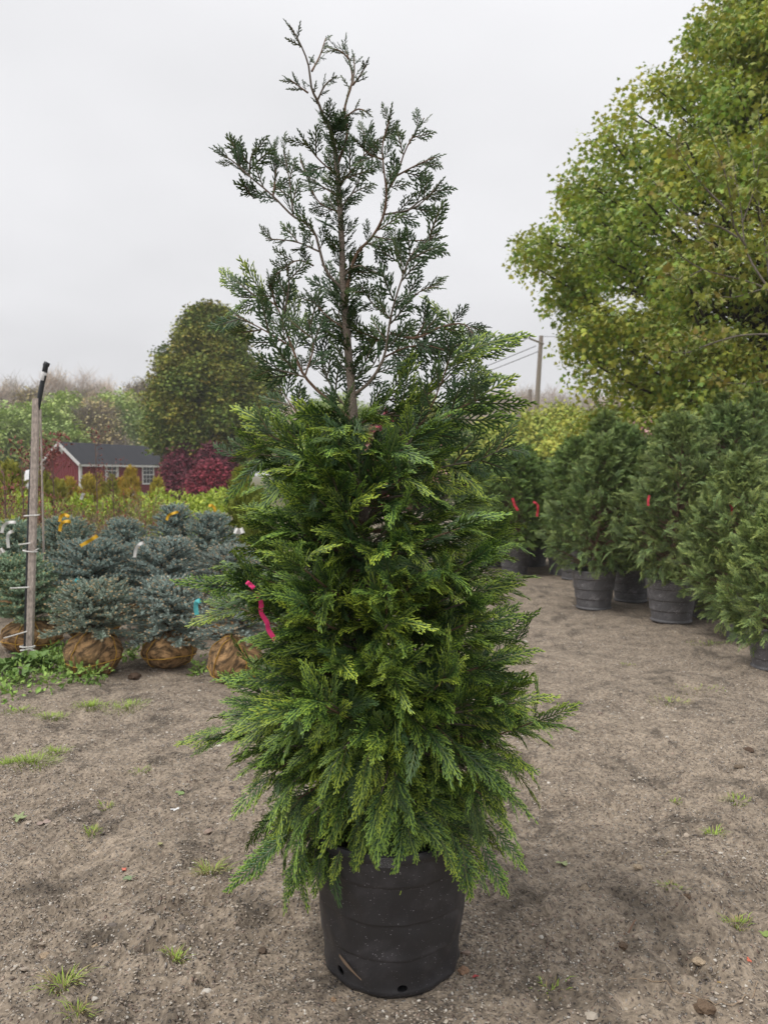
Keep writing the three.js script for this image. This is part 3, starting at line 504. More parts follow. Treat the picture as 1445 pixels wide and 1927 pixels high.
function rootBall(o, R, H, seed, tilt = 0) {
  const r = random(seed), g = new THREE.SphereGeometry(1, 56, 40), p = g.attributes.position, v = V(), shape = (v) => {
    const a = Math.atan2(v.z, v.x), up = Math.max(0, v.y), fold = up ** 2 * 0.1 * Math.sin(a * 9 + n2(a, seed) * 2) + 0.06 * n3(v.x * 1.6 + seed, v.y * 1.6, v.z * 1.6) + 0.022 * n3(v.x * 5, v.y * 6 + seed, v.z * 6);
    const flat = v.y < 0 ? 1 - 0.12 * Math.max(0, -v.y - 0.6) : 1, pinch = 1 - 0.3 * Math.max(0, v.y - 0.55); const s = (1 + fold) * pinch;
    return V(v.x * R * s * flat, Math.max(-0.86, v.y) * H * 0.54 * (1 + fold * 0.4) + H * 0.455, v.z * R * s * flat);
  };
  for (let i = 0; i < p.count; i++) { const q = shape(v.fromBufferAttribute(p, i)); p.setXYZ(i, q.x, q.y, q.z); }
  const uv = g.attributes.uv; for (let i = 0; i < uv.count; i++) uv.setXY(i, uv.getX(i) * 2.4, uv.getY(i) * 1.1);
  g.computeVertexNormals();
  const ball = part('root_ball', g, burlapMat, o); ball.rotation.set(tilt, r() * 6.28, 0); 
  const lay = (f, n) => { const pts = []; for (let k = 0; k <= n; k++) { const w = f(k / n); pts.push(shape(w).addScaledVector(w, 0.004)); } part('twine', new Build().tube(pts, 0.0034, 5).geo(), twineMat, ball); };
  for (let k = 0; k < 5; k++) { const a0 = k / 5 * 6.283 + r() * 0.7, tw = (r() - 0.5) * 0.9; lay((t) => { const e = lerp(1.45, -0.85, t), a = a0 + tw * t + 0.05 * Math.sin(t * 9 + k); return V(Math.cos(e) * Math.cos(a), Math.sin(e), Math.cos(e) * Math.sin(a)); }, 22); }
  lay((t) => { const a = t * 6.2832, e = -0.22 + 0.09 * Math.sin(a * 2 + seed); return V(Math.cos(e) * Math.cos(a), Math.sin(e), Math.cos(e) * Math.sin(a)); }, 60);
}
function spruce(label, px, py, extra, { R = 0.19, ballH = 0.29, crownR = 0.3, crownH = 0.5, n = 62, low = 0.02, cone = 1, seed, tilt = 0, tint = [1, 1, 1], buds = 0.7, dx = 0, dz = 0 }) {
  const r = random(seed), g = onGround(px, py); g.z -= R + extra; g.x = ray(px, py).x / -ray(px, py).z * -g.z; g.y = height(g.x, g.z) - 0.006;
  const o = thing('balled_spruce', label, 'spruce', g, 0, 'burlap-balled blue spruces'); rootBall(o, R, ballH, seed, tilt);
  const b = new Build(), lists = [[], [], []], base = ballH * 0.92;
  const top = V(dx, base + crownH, dz);
  b.tube([V(0, base - 0.03, 0), V(dx * 0.4, base + crownH * 0.5, dz * 0.4), top], [0.018, 0.012, 0.004], 6, false);
  const put = (p, d, s, k) => { const gq = 0.8 + r() * 0.4; lists[k].push([basis(p, d, scatter(r), s), lin(tint[0] * gq, tint[1] * gq, tint[2] * gq)]); };
  for (let k = 0; k < n; k++) {
    const t = low + (1 - low) * (k / n) ** 0.9, az = k * 2.39996 + r() * 0.4, y = base + crownH * t * 0.93, tt = Math.max(0, t), reach = crownR * (1 - tt ** (1.1 * cone)) ** 0.75 * (0.78 + r() * 0.34) + 0.05, rise = lerp(-0.12, 0.85, tt ** 0.8) + (r() - 0.5) * 0.2;
    const out = V(Math.cos(az), 0, Math.sin(az)), p0 = V(dx * t, y, dz * t), p1 = p0.clone().addScaledVector(out, reach).add(V(0, reach * rise, 0)), mid = p0.clone().lerp(p1, 0.5).add(V(0, reach * 0.06, 0));
    const path = curve([p0, mid, p1], 6); b.tube(path, [0.006, 0.0055, 0.005, 0.004, 0.0035, 0.003, 0.002], 4, false);
    const dir = p1.clone().sub(mid).normalize(), side = V().crossVectors(dir, V(0, 1, 0)).normalize(), m = Math.max(2, Math.round(reach / 0.042));
    for (let j = 0; j < m; j++) { const f = (j + 0.7) / m, q = path[Math.min(5, Math.floor(f * 6))].clone().lerp(path[Math.min(6, Math.floor(f * 6) + 1)], f * 6 % 1); for (const s of [-1, 1]) put(q, dir.clone().addScaledVector(side, s * (0.75 + r() * 0.3)).add(V(0, 0.15 + 0.3 * r(), 0)), lerp(1.05, 0.75, f) * (0.8 + r() * 0.4), r() < buds ? Math.floor(r() * 2) : 2); if (r() < 0.6) put(q, dir.clone().add(V(0, 0.8, 0)).add(scatter(r).multiplyScalar(0.4)), 0.8, 2); }
    for (let j = 0; j < 3; j++) put(path[5 - j], dir.clone().add(scatter(r).multiplyScalar(0.25)), 1, j ? 2 : Math.floor(r() * 2));
  }
  for (let j = 0; j < 7; j++) put(V(dx, base + crownH * (0.8 + 0.028 * j), dz), V(0, 1, 0).add(scatter(r).multiplyScalar(j < 6 ? 0.7 : 0.1)), 0.9, 0);
  part('trunk', b.geo(), barkMat(lin(0.2, 0.13, 0.09)), o);
  lists.forEach((l, i) => many('needles', needleTwigs[i], needleMat, l, o));
}
spruce('green-grey spruce behind the wooden stake, on a slumped burlap ball', 62, 1240, 0.06, { R: 0.22, ballH: 0.25, crownR: 0.36, crownH: 0.46, seed: 601, n: 74, tint: [0.98, 1.12, 0.82], dx: -0.13, buds: 0.5 });
spruce('low wide blue spruce on the roundest burlap ball, cross-tied with twine', 178, 1279, 0, { R: 0.19, ballH: 0.31, crownR: 0.27, crownH: 0.29, cone: 1.3, seed: 602, n: 58, tint: [1.0, 1.02, 0.92], buds: 0.9 });
spruce('low blue-grey spruce with pale bluish skirts in the middle of the front row', 320, 1265, 0, { R: 0.185, ballH: 0.25, crownR: 0.27, crownH: 0.33, cone: 1.2, seed: 603, n: 64, low: -0.15, tint: [1.1, 1.12, 1.12] });
spruce('spruce on a tipped burlap ball half covered by the potted tree', 447, 1289, 0, { R: 0.175, ballH: 0.33, crownR: 0.26, crownH: 0.34, seed: 604, n: 50, tilt: 0.35, dx: 0.16, dz: -0.12 });
spruce('large blue spruce behind the roundest ball, with a yellow ribbon', 178, 1232, 0.3, { R: 0.22, ballH: 0.33, crownR: 0.42, crownH: 0.46, seed: 605, n: 92, tint: [0.92, 0.98, 0.98] });
spruce('large blue spruce with a white ribbon, second row centre', 312, 1220, 0.25, { R: 0.22, ballH: 0.33, crownR: 0.42, crownH: 0.48, seed: 606, n: 92, tint: [1, 1.04, 1.06] });
spruce('upright blue spruce peaking behind the yellow ribbons', 128, 1200, 0.7, { R: 0.22, ballH: 0.34, crownR: 0.42, crownH: 0.58, seed: 607, n: 86, tint: [0.9, 0.98, 0.9] });
spruce('narrow pointed blue spruce between the two large ones', 236, 1195, 0.75, { R: 0.2, ballH: 0.34, crownR: 0.34, crownH: 0.6, seed: 608, n: 76, cone: 0.8, tint: [0.95, 1.02, 1.02] });
spruce('tall blue spruce with a yellow ribbon on its leader', 332, 1180, 0.9, { R: 0.2, ballH: 0.34, crownR: 0.36, crownH: 0.7, seed: 609, n: 80, cone: 0.75, tint: [0.98, 1.05, 1.05] });
spruce('blue spruce beside the round olive conifer, yellow ribbon at its tip', 397, 1185, 0.8, { R: 0.2, ballH: 0.34, crownR: 0.38, crownH: 0.64, seed: 610, n: 80, cone: 0.8, tint: [0.95, 1.02, 1.02] });
spruce('blue spruce behind the stake carrying white ribbons', 36, 1190, 0.7, { R: 0.2, ballH: 0.34, crownR: 0.4, crownH: 0.58, seed: 611, n: 76, cone: 0.85, tint: [0.95, 1.08, 0.9] });
spruce('blue spruce hidden deep behind the potted tree at its left', 435, 1215, 0.2, { R: 0.2, ballH: 0.34, crownR: 0.36, crownH: 0.4, seed: 612, n: 66 });

// ------------------------------------------------------------------ ribbons
function ribbon(label, pts, width, color, turn = 0.5, name = 'ribbon_tag', group = 'ribbons tied to the nursery plants') {
  const c = curve(pts, 14), b = new Build(), s = V();
  for (const th of [0, 1]) c.forEach((p, k) => { const t = c[Math.min(k + 1, 14)].clone().sub(c[Math.max(0, k - 1)]).normalize(), view = p.clone().sub(V(0, EYE, 0)).normalize(); s.crossVectors(t, view).normalize(); const nn = V().crossVectors(s, t); s.addScaledVector(nn, Math.sin(k * 0.7 + turn) * 0.6).normalize().multiplyScalar(width / 2); const q = p.clone().addScaledVector(nn, th ? 0.0012 : 0); b.v(q.x - s.x, q.y - s.y, q.z - s.z); b.v(q.x + s.x, q.y + s.y, q.z + s.z); });
  const n = c.length * 2; for (let k = 0; k < 14; k++) { const a = k * 2; b.quad(a, a + 1, a + 3, a + 2); b.quad(n + a + 1, n + a, n + a + 2, n + a + 3); b.quad(a, a + 2, n + a + 2, n + a); b.quad(a + 1, n + a + 1, n + a + 3, a + 3); }
  tag(part(name, b.geo(), std({ color, roughness: 0.5 })), label, 'ribbon', group);
}
const YELLOW = lin(0.75, 0.43, 0.015), WHITE = lin(0.72, 0.71, 0.68), TEAL = lin(0.1, 0.5, 0.52), PINK = lin(0.85, 0.035, 0.2), RED = lin(0.65, 0.05, 0.075);
const ln = (D, ...p) => p.map(([x, y]) => at(x, y, D));
ribbon('upper looped yellow ribbon at the bare twigs', ln(6.9, [113, 982], [116, 971], [124, 969], [131, 973]), 0.03, YELLOW);
ribbon('hanging yellow ribbon below the looped one', ln(6.85, [113, 1000], [116, 987], [124, 981], [134, 982]), 0.03, YELLOW, 1.1);
ribbon('yellow ribbon lying slantwise on a large spruce', ln(5.75, [152, 1027], [165, 1020], [176, 1013], [184, 1008]), 0.028, YELLOW, 0.2);
ribbon('yellow ribbon arching off a tall spruce leader', ln(7.2, [314, 979], [318, 970], [326, 966], [336, 963]), 0.026, YELLOW, 0.8);
ribbon('short yellow ribbon nearest the potted tree', ln(7.0, [393, 952], [399, 951], [404, 956], [405, 963]), 0.026, YELLOW, 0.4);
ribbon('white ribbon curling at the left edge, upper one', ln(6.2, [4, 1003], [8, 989], [18, 983], [31, 983]), 0.026, WHITE, 0.3);
ribbon('white ribbon hanging straight down left of the stake', ln(6.1, [17, 1031], [15, 1012], [18, 1003], [26, 999]), 0.026, WHITE, 0.9);
ribbon('small white tag at the very left edge', ln(5.4, [-6, 1041], [2, 1037], [8, 1034]), 0.04, WHITE);
ribbon('white ribbon drooping over the middle spruce', ln(5.75, [254, 1049], [256, 1035], [262, 1025], [271, 1021]), 0.024, WHITE, 0.4);
ribbon('white tag on a stem beside the round olive conifer', ln(6.2, [441, 998], [450, 1000], [459, 997]), 0.05, WHITE, 0.2);
ribbon('white ribbon fluttering in front of the golden conifers', ln(10, [153, 940], [156, 932], [158, 928]), 0.04, WHITE);
ribbon('teal ribbon hanging beside the potted tree', ln(5.0, [371, 1157], [369, 1142], [371, 1132], [378, 1130]), 0.032, TEAL, 0.5);
ribbon('teal ribbon tucked in the low wide spruce', ln(5.2, [139, 1106], [142, 1096], [147, 1089]), 0.025, TEAL, 0.5);
ribbon('bright pink flagging ribbon caught in the potted tree', ln(1.85, [484, 1116], [492, 1136], [491, 1152], [503, 1172], [505, 1184], [518, 1204]), 0.012, PINK, 0.6, 'flagging_ribbon', 'pink and red flagging ribbons');
ribbon('short pink ribbon end above the long pink flagging', ln(1.80, [464, 1095], [470, 1099], [478, 1107]), 0.011, PINK, 0.6, 'flagging_ribbon', 'pink and red flagging ribbons');
ribbon('red ribbon hanging farthest along the potted row', ln(9.4, [964, 937], [967, 948], [974, 961]), 0.035, RED, 0.4, 'flagging_ribbon', 'pink and red flagging ribbons');
ribbon('thin red ribbon hanging right of the farthest one', ln(9.2, [1003, 944], [1011, 950], [1010, 972]), 0.028, RED, 0.4, 'flagging_ribbon', 'pink and red flagging ribbons');
ribbon('red ribbon between the two nearest potted evergreens', ln(6.55, [1221, 932], [1219, 942], [1219, 952]), 0.02, RED, 0.4, 'flagging_ribbon', 'pink and red flagging ribbons');
ribbon('red ribbon at the right, among the evergreen row', ln(6.3, [1370, 945], [1376, 955], [1376, 970]), 0.018, RED, 0.4, 'flagging_ribbon', 'pink and red flagging ribbons');
ribbon('red ribbon scrap deep inside the potted tree', ln(2.35, [796, 918], [802, 925], [800, 938]), 0.02, PINK, 0.4, 'flagging_ribbon', 'pink and red flagging ribbons');

// ------------------------------------------------------------------ wooden stake with irrigation pipe
{
  const foot = onGround(56, 1246), D = -foot.z, top = at(69, 750, D), o = thing('wooden_stake', 'weathered grey wooden stake with a black hose tied along it', 'stake', foot), rel = (p) => p.clone().sub(foot);
  const grain = texture(256, (x, y) => { const n = tileNoise(x * 4 % 256, y * 0.5, 256, 20) * 0.5 + tileNoise(x, y, 256, 8) * 0.3, l = Math.sin(x * 0.35 + tileNoise(x, y, 256, 3) * 3) * 0.2, v = 178 + (n + l) * 52; return [v, v * 0.93, v * 0.88]; });
  const wood = std({ map: grain, bumpMap: grain, bumpScale: 0.003, roughness: 0.95 });
  const b = new Build(), w = 0.0215, h = rel(top).y, lean = rel(top).x; b.box(-w, w, -0.12, h, -0.018, 0.018);
  for (let k = 0; k < b.u.length; k++) b.u[k] *= 3;
  const body = part('post', b.geo(), wood, o), p = body.geometry.attributes.position; for (let i = 0; i < p.count; i++) p.setX(i, p.getX(i) + lean * p.getY(i) / h); body.geometry.computeVertexNormals();
  const hose = std({ color: lin(0.022, 0.026, 0.03), roughness: 0.5 });
  part('hose', new Build().tube(curve([[50, 1244], [53, 1130], [57, 1000], [62, 880], [67, 800], [74, 760], [82, 718], [85, 706]].map(([x, y]) => rel(at(x - 1, y, D + (y < 790 ? 0.0 : 0.03)))), 40), 0.017, 8).geo(), hose, o);
  part('tape_band', new Build().tube([rel(at(80.5, 716, D)), rel(at(84.5, 700, D))], 0.019, 10).geo(), std({ color: lin(0.75, 0.75, 0.75) }), o);
  part('hose_end', new Build().tube([[84.5, 701], [86.5, 690], [87, 688], [90, 682]].map(([x, y]) => rel(at(x, y, D))), [0.019, 0.018, 0.022, 0.021], 9).geo(), hose, o);
  const tie = std({ color: lin(0.7, 0.69, 0.66), roughness: 0.6 });
  for (const [x, y, a] of [[62, 970, 0.05], [60, 1037, -0.1], [54, 1216, 0], [55, 1221, 0.15]]) {
    const c = rel(at(x, y, D)), pts = []; for (let k = 0; k <= 20; k++) { const q = k / 20 * 6.283; pts.push(c.clone().add(V(Math.cos(q) * 0.047 - 0.01, Math.cos(q) * a * 0.06, Math.sin(q) * 0.04))); }
    const m = part('zip_tie', new Build().tube(pts, 0.0055, 5, false).geo(), tie, o); pts.length = 0;
    part('tie_tail', new Build().tube([c.clone().add(V(0.03, 0, 0.035)), c.clone().add(V(0.07, 0.012 - a * 0.1, 0.04))], 0.0035, 4).geo(), tie, m);
  }
  for (const [x0, y0, x1, y1] of [[20, 1107, 56, 1105], [8, 1201, 52, 1188], [36, 1025, 58, 1022]]) part('tie_end', new Build().tube([rel(at(x0, y0, D - 0.03)), rel(at(x1, y1, D - 0.03))], 0.005, 5).geo(), tie, o);
  const f2 = at(80, 900, 6.6).setY(0), t2 = at(77, 770, 6.6), o2 = thing('wooden_stake', 'thinner second wooden stake partly hidden behind the first', 'stake', f2), q = t2.clone().sub(f2);
  part('post', new Build().tube([V(0, -0.1, 0), q], [0.009, 0.008], 5).geo(), wood, o2);
}

// ------------------------------------------------------------------ nursery pots
const potTex = texture(1024, (() => {
  const r = random(700), S = 1024, d = new Float32Array(S * S).fill(0), brown = new Float32Array(S * S);
  for (let k = 0; k < 3600; k++) { const x = Math.floor(r() * S), y = Math.floor(r() * S), a = r() ** 2.5 * 120 + 10, n = r() < 0.3 ? 3 : r() < 0.5 ? 2 : 1; for (let j = 0; j < n; j++) for (let i = 0; i < n; i++) d[((y + j) % S) * S + (x + i) % S] += a; }
  for (let k = 0; k < 260; k++) { let x = r() * S, y = r() * S; const a = r() * 0.6 + 1.3, L = 10 + r() * 60; for (let j = 0; j < L; j++) { x += Math.cos(a) * 1; y += Math.sin(a); d[(Math.floor(y + S) % S) * S + Math.floor(x + S) % S] += 9; } }
  return (x, y) => { const n = tileNoise(x, y, S, 5) * 0.5 + tileNoise(x, y, S, 14) * 0.35 + tileNoise(x, y, S, 50) * 0.15, i = y * S + x, dust = Math.max(0, n) * 22, v = 45 + dust + d[i]; return [v * 1.02, v * 0.99, v * 0.99]; };
})());
const potMat = std({ map: potTex, bumpMap: potTex, bumpScale: 0.0008, roughness: 0.46, color: lin(1.25, 1.27, 1.38) });
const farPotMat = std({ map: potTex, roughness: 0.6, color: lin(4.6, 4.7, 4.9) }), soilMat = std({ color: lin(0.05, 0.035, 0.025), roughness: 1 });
function potShell(R0, R1, H, seed, dents, sides = 96) {                    // outer and inner skin, stepped bands, rolled lip left to the rim
  const outer = [[0.0, 0], [R0 - 0.022, 0], [R0 - 0.007, 0.004], [R0, 0.016]], bands = [0.27, 0.52, 0.78];
  const at_ = (y) => lerp(R0, R1, y / H) + bands.filter((k) => y > k * H).length * (dents ? 0.0032 : 0.0075) - (dents ? 0.004 : 0.014);
  for (let k = 0; k <= 30; k++) outer.push([at_(lerp(0.022, H - 0.022, k / 30)), lerp(0.022, H - 0.022, k / 30)]);
  for (const q of bands) { outer.push([at_(q * H - 0.001), q * H - 0.001], [at_(q * H + 0.002), q * H + 0.002]); }
  outer.sort((a, b) => a[1] - b[1] || a[0] - b[0]);
  const inner = outer.filter((p) => p[1] > 0.02).map(([x, y]) => [x - 0.004, y]).reverse();
  const g = new THREE.LatheGeometry([...outer, ...inner, [0, 0.021]].map(([x, y]) => new THREE.Vector2(x, y)), sides), p = g.attributes.position, uv = g.attributes.uv;
  for (let i = 0; i < p.count; i++) {
    let x = p.getX(i), y = p.getY(i), z = p.getZ(i); const a = Math.atan2(x, z), rr = Math.hypot(x, z);
    if (rr > R0 * 0.5) { let s = 1 + 0.012 * n2(Math.cos(a) * 1.2 + seed, Math.sin(a) * 1.2 + y * 2) + dents * 0.02 * n3(Math.cos(a) * 2.5, y * 9, Math.sin(a) * 2.5 + seed); if (dents) { const low = Math.exp(-(((y - 0.045) / 0.032) ** 2)); s -= low * 0.035 * Math.max(0, n2(a * 1.5 + 0.7, seed)) + low * 0.02 * Math.exp(-(((a - 0.3) / 0.5) ** 2)); } x *= s; z *= s; }
    p.setXYZ(i, x, y, z); uv.setXY(i, a / 6.2832 * 2, y / H * 0.62);
  }
  g.computeVertexNormals(); return g;
}
function rimGeo(R1, H, seed) { const g = new THREE.LatheGeometry([[R1 - 0.006, H - 0.026], [R1 + 0.006, H - 0.026], [R1 + 0.009, H - 0.022], [R1 + 0.009, H - 0.006], [R1 + 0.005, H], [R1 - 0.004, H], [R1 - 0.007, H - 0.005], [R1 - 0.006, H - 0.026]].map(([x, y]) => new THREE.Vector2(x, y)), 80), p = g.attributes.position; for (let i = 0; i < p.count; i++) { const a = Math.atan2(p.getX(i), p.getZ(i)), s = 1 + 0.012 * n2(Math.cos(a) * 1.2 + seed, Math.sin(a) * 1.2 + H * 2), q = 0.003 * n2(a * 2, seed); p.setXYZ(i, p.getX(i) * s, p.getY(i) + q, p.getZ(i) * s); } const u = g.attributes.uv; for (let i = 0; i < u.count; i++) u.setXY(i, u.getX(i) * 2, u.getY(i) * 0.1); return toCreasedNormals(g, 0.7); }
function soilGeo(R, y) { const g = new THREE.CircleGeometry(R, 40, 0, 6.2832).rotateX(-Math.PI / 2).translate(0, y, 0); return g; }

// ------------------------------------------------------------------ the big potted arborvitae
{
  const H = 0.406, o = thing('potted_arborvitae', 'tall feathery green arborvitae in a black pot, closest to the viewer', 'potted tree', POT.clone().setY(height(POT.x, POT.z) - 0.004));
  const ev = new Evaluator(); ev.attributes = ['position', 'uv', 'normal'];
  let shell = new Brush(potShell(0.192, 0.221, H, 3.3, 1, 120), potMat);
  for (const [a, y, r] of [[0.14, 0.03, 0.0135], [-0.82, 0.042, 0.015], [1.38, 0.05, 0.014], [2.5, 0.04, 0.014], [3.7, 0.04, 0.014]]) {
    const h = new Brush(new THREE.CylinderGeometry(r, r, 0.09, 18).rotateX(Math.PI / 2).translate(0, 0, 0.185), potMat); h.rotation.y = a; h.position.y = y; h.scale.y = 0.8; h.updateMatrixWorld(); shell = ev.evaluate(shell, h, SUBTRACTION);
  }
  const pot = part('pot', shell.geometry, potMat, o); pot.userData.label = 'dented black plastic nursery pot with drain holes';
  part('rim', rimGeo(0.223, H, 3.3), potMat, pot);
  { const b = new Build(); for (let k = 0; k <= 10; k++) { const a = -0.13 + 0.21 * k / 10 - 0.03, w = 0.0012 * Math.sin(k * 2.1), R = 0.2345 * (1 + 0.012 * n2(Math.cos(a) * 1.2 + 3.3, Math.sin(a) * 1.2 + H * 2)); for (const y of [H - 0.027 + w, H - 0.001 + w * 0.5]) b.v(Math.sin(a) * R, y, Math.cos(a) * R, k / 10, y * 30); } for (let k = 0; k < 10; k++) b.quad(k * 2, k * 2 + 2, k * 2 + 3, k * 2 + 1);
    part('worn_label', b.geo(), std({ map: texture(128, (x, y) => { const n = tileNoise(x * 0.4, y * 3, 128, 30), v = 74 + n * 60 + (n > 0.3 ? 45 : 0); return [v, v, v * 1.03]; }), roughness: 0.7 }), pot); }
  { const b = new Build(), Rr = (a, y) => lerp(0.192, 0.221, y / H) + 0.0025 - 0.001; for (let k = 0; k <= 8; k++) { const t = k / 8, a = lerp(-0.78, -0.42, t), y = lerp(0.093, 0.05, t), R = Rr(a, y) * (1 + 0.012 * n2(Math.cos(a) * 1.2 + 3.3, Math.sin(a) * 1.2 + y * 2)); for (const q of [-0.5, 0.5]) b.v(Math.sin(a) * (R + 0.001), y + q * (0.008 + 0.004 * Math.sin(t * 5)), Math.cos(a) * (R + 0.001)); } for (let k = 0; k < 8; k++) b.quad(k * 2, k * 2 + 2, k * 2 + 3, k * 2 + 1); part('mud_smear', b.geo(), std({ color: lin(0.2, 0.14, 0.095), roughness: 1 }), pot); }
  part('soil', soilGeo(0.212, H - 0.05), soilMat, o);
  const local = (p) => p.clone().sub(o.position), D0 = -POT.z, r = random(710);
  // trunk with two leaders
  const trunkPts = [[737, 1640], [730, 1500], [718, 1300], [698, 1100], [676, 900], [664, 760], [652, 620], [646, 530], [641, 410], [634, 310], [624, 250], [614, 225]].map(([x, y]) => local(at(x, y, D0)));
  trunkPts[0].y = H - 0.06;
  const trunk = curve(trunkPts, 44), barkM = barkMat(lin(0.3, 0.2, 0.14)), greyBark = barkMat(lin(0.34, 0.29, 0.25));
  const tr = part('trunk', new Build().tube(trunk, trunk.map((_, k) => lerp(0.021, 0.0042, (k / 44) ** 0.8)), 9, true, 6).geo(), greyBark, o);
  const tough = leafy({ roughness: 0.5 });
  const dense = [0, 1, 2, 3, 4].map((k) => sprayShape(720 + k, { L: 0.165 + 0.012 * k, droop: [0.1, 0.3, 0.5, 0.2, 0.4][k], cup: [0.3, 0.9, 0.5, 1.2, 0.2][k], wide: [0.42, 0.46, 0.36, 0.4, 0.34][k], fringe: [0.16, 0.22, 0.1, 0.18, 0.14][k] }));
  const loose = [0, 1, 2].map((k) => sprayShape(730 + k, { L: 0.115, gap: 0.0195, wide: 0.46, twigGap: 0.0165, fringe: 0.26, w: 0.0027, droop: 0.05 + 0.1 * k, cup: 0.4, stem: [0.09, 0.07, 0.035], leaf: [0.04, 0.08, 0.024], tip: [0.08, 0.145, 0.032] }));
  for (let k = 0; k < 2; k++) loose.push(sprayShape(740 + k, { L: 0.1, gap: 0.019, wide: 0.3, twigs: false, w: 0.0033, droop: 0.03, cup: 0.2, stem: [0.06, 0.06, 0.03], leaf: [0.055, 0.085, 0.03], tip: [0.09, 0.13, 0.04] }));
  const darkTip = [0, 1, 2].map((k) => sprayShape(745 + k, { L: 0.16 + 0.015 * k, droop: 0.15 + 0.15 * k, cup: 0.5, wide: 0.4, fringe: 0.17, leaf: [0.036, 0.082, 0.022], tip: [0.1, 0.175, 0.035] }));  // darker-tipped sprays, more frequent towards the top of the dense crown
  const shapes = [...dense, ...loose, ...darkTip], sprays = [];
  const palette = [[1, 1, 1], [0.8, 0.88, 0.95], [1.15, 1.08, 0.9], [0.66, 0.8, 0.9], [0.78, 0.86, 0.85], [0.85, 1.0, 1.2]];
  const add = (shape, p, d, n, s, tint) => sprays.push({ shape, m: basis(p, d, n, s), p: p.clone().addScaledVector(d.clone().normalize(), 0.1 * s), tint: tint ?? Math.floor(r() * palette.length) });
  // upper, open part: branches traced from the photograph
  const upper = [
    [[614, 234], [599, 193], [587, 168], [580, 120], [563, 78], [545, 47]], [[587, 134], [602, 105], [613, 72]], [[580, 175], [566, 165], [546, 150]], [[597, 190], [612, 160], [634, 142]],
    [[634, 310], [653, 258], [649, 203], [663, 151], [656, 110], [649, 92]], [[656, 110], [642, 97], [630, 92]], [[664, 160], [667, 125], [665, 102]], [[664, 160], [675, 146], [690, 122]], [[650, 220], [675, 205], [695, 215]],
    [[645, 545], [614, 510], [587, 428], [552, 407], [514, 369], [469, 331], [438, 303], [420, 292]], [[514, 369], [520, 320], [518, 285]], [[469, 331], [472, 300], [478, 282]], [[552, 407], [545, 340], [535, 290]], [[500, 360], [478, 372], [460, 350]], [[469, 331], [452, 318], [438, 265]],
    [[600, 473], [556, 455], [500, 449]], [[590, 500], [560, 490], [515, 520]], [[634, 330], [600, 300], [570, 262]], [[638, 370], [605, 350], [575, 330]], [[640, 400], [600, 380], [565, 300]], [[637, 350], [680, 300], [712, 262]], [[640, 395], [675, 340], [690, 245]],
    [[648, 570], [670, 480], [701, 445], [722, 404], [727, 362], [722, 317], [720, 272], [736, 216]], [[727, 362], [746, 331], [763, 282], [798, 222]], [[722, 404], [781, 390], [824, 350]], [[701, 445], [746, 452], [822, 452]], [[746, 331], [785, 310], [818, 296]], [[763, 400], [795, 375], [825, 362]], [[690, 458], [735, 470], [790, 480]], [[720, 300], [695, 290], [668, 262]],
    [[663, 745], [695, 719], [722, 673], [732, 615], [739, 580], [759, 517], [774, 480], [822, 440]], [[735, 627], [782, 636], [830, 615], [872, 610], [890, 628]], [[739, 580], [766, 569], [797, 544], [825, 540]], [[759, 517], [745, 480], [742, 450]], [[722, 673], [760, 655], [800, 650], [840, 660]], [[782, 636], [800, 605], [805, 590]], [[735, 600], [700, 570], [680, 540]], [[730, 640], [690, 640], [660, 610]],
    [[660, 790], [575, 710], [550, 654], [535, 613], [519, 575], [495, 562], [460, 560]], [[535, 590], [544, 534], [540, 500]], [[550, 654], [500, 623], [442, 592]], [[519, 575], [512, 548], [505, 530]], [[575, 710], [540, 700], [500, 690]], [[575, 705], [590, 650], [580, 600]],
    [[650, 642], [641, 615], [635, 569], [620, 540]], [[668, 820], [700, 770], [751, 729], [775, 690], [800, 640]], [[690, 920], [739, 884], [770, 828], [837, 787], [870, 765], [900, 752]], [[837, 787], [865, 740], [900, 712]], [[860, 768], [890, 742], [912, 722]], [[700, 800], [800, 745], [860, 690], [885, 640]], [[670, 870], [595, 815], [550, 765], [520, 715]], [[660, 780], [620, 720], [600, 660]], [[668, 850], [600, 840], [550, 835], [495, 815]], [[675, 890], [590, 875], [510, 858], [440, 858]], [[690, 930], [830, 880], [900, 865], [955, 840]],
    [[700, 860], [790, 800], [830, 720], [850, 660]], [[655, 720], [700, 690], [720, 640]], [[645, 520], [672, 500], [700, 510], [725, 520]], [[650, 620], [610, 590], [585, 560]],
  ];
  upper.forEach((pl, bi) => {
    const side = r() - 0.5, n = pl.length, pts = pl.map(([x, y], k) => local(at(x, y, D0 + side * 0.42 * (k / (n - 1)) * (n > 3 ? 1 : 0.5))));
    const len = pts.reduce((a, p, k) => k ? a + p.distanceTo(pts[k - 1]) : 0, 0), steps = Math.max(6, Math.round(len / 0.02)), path = curve(pts, steps), rad = n > 4 ? 0.0052 : 0.003;
    part('branch', new Build().tube(path, path.map((_, k) => lerp(rad, 0.0014, (k / steps) ** 0.7)), 6, true, 6).geo(), bi % 3 ? barkM : greyBark, tr);
    const high = pl[0][1] < 640, leader = bi < 9;
    let flip = 1;
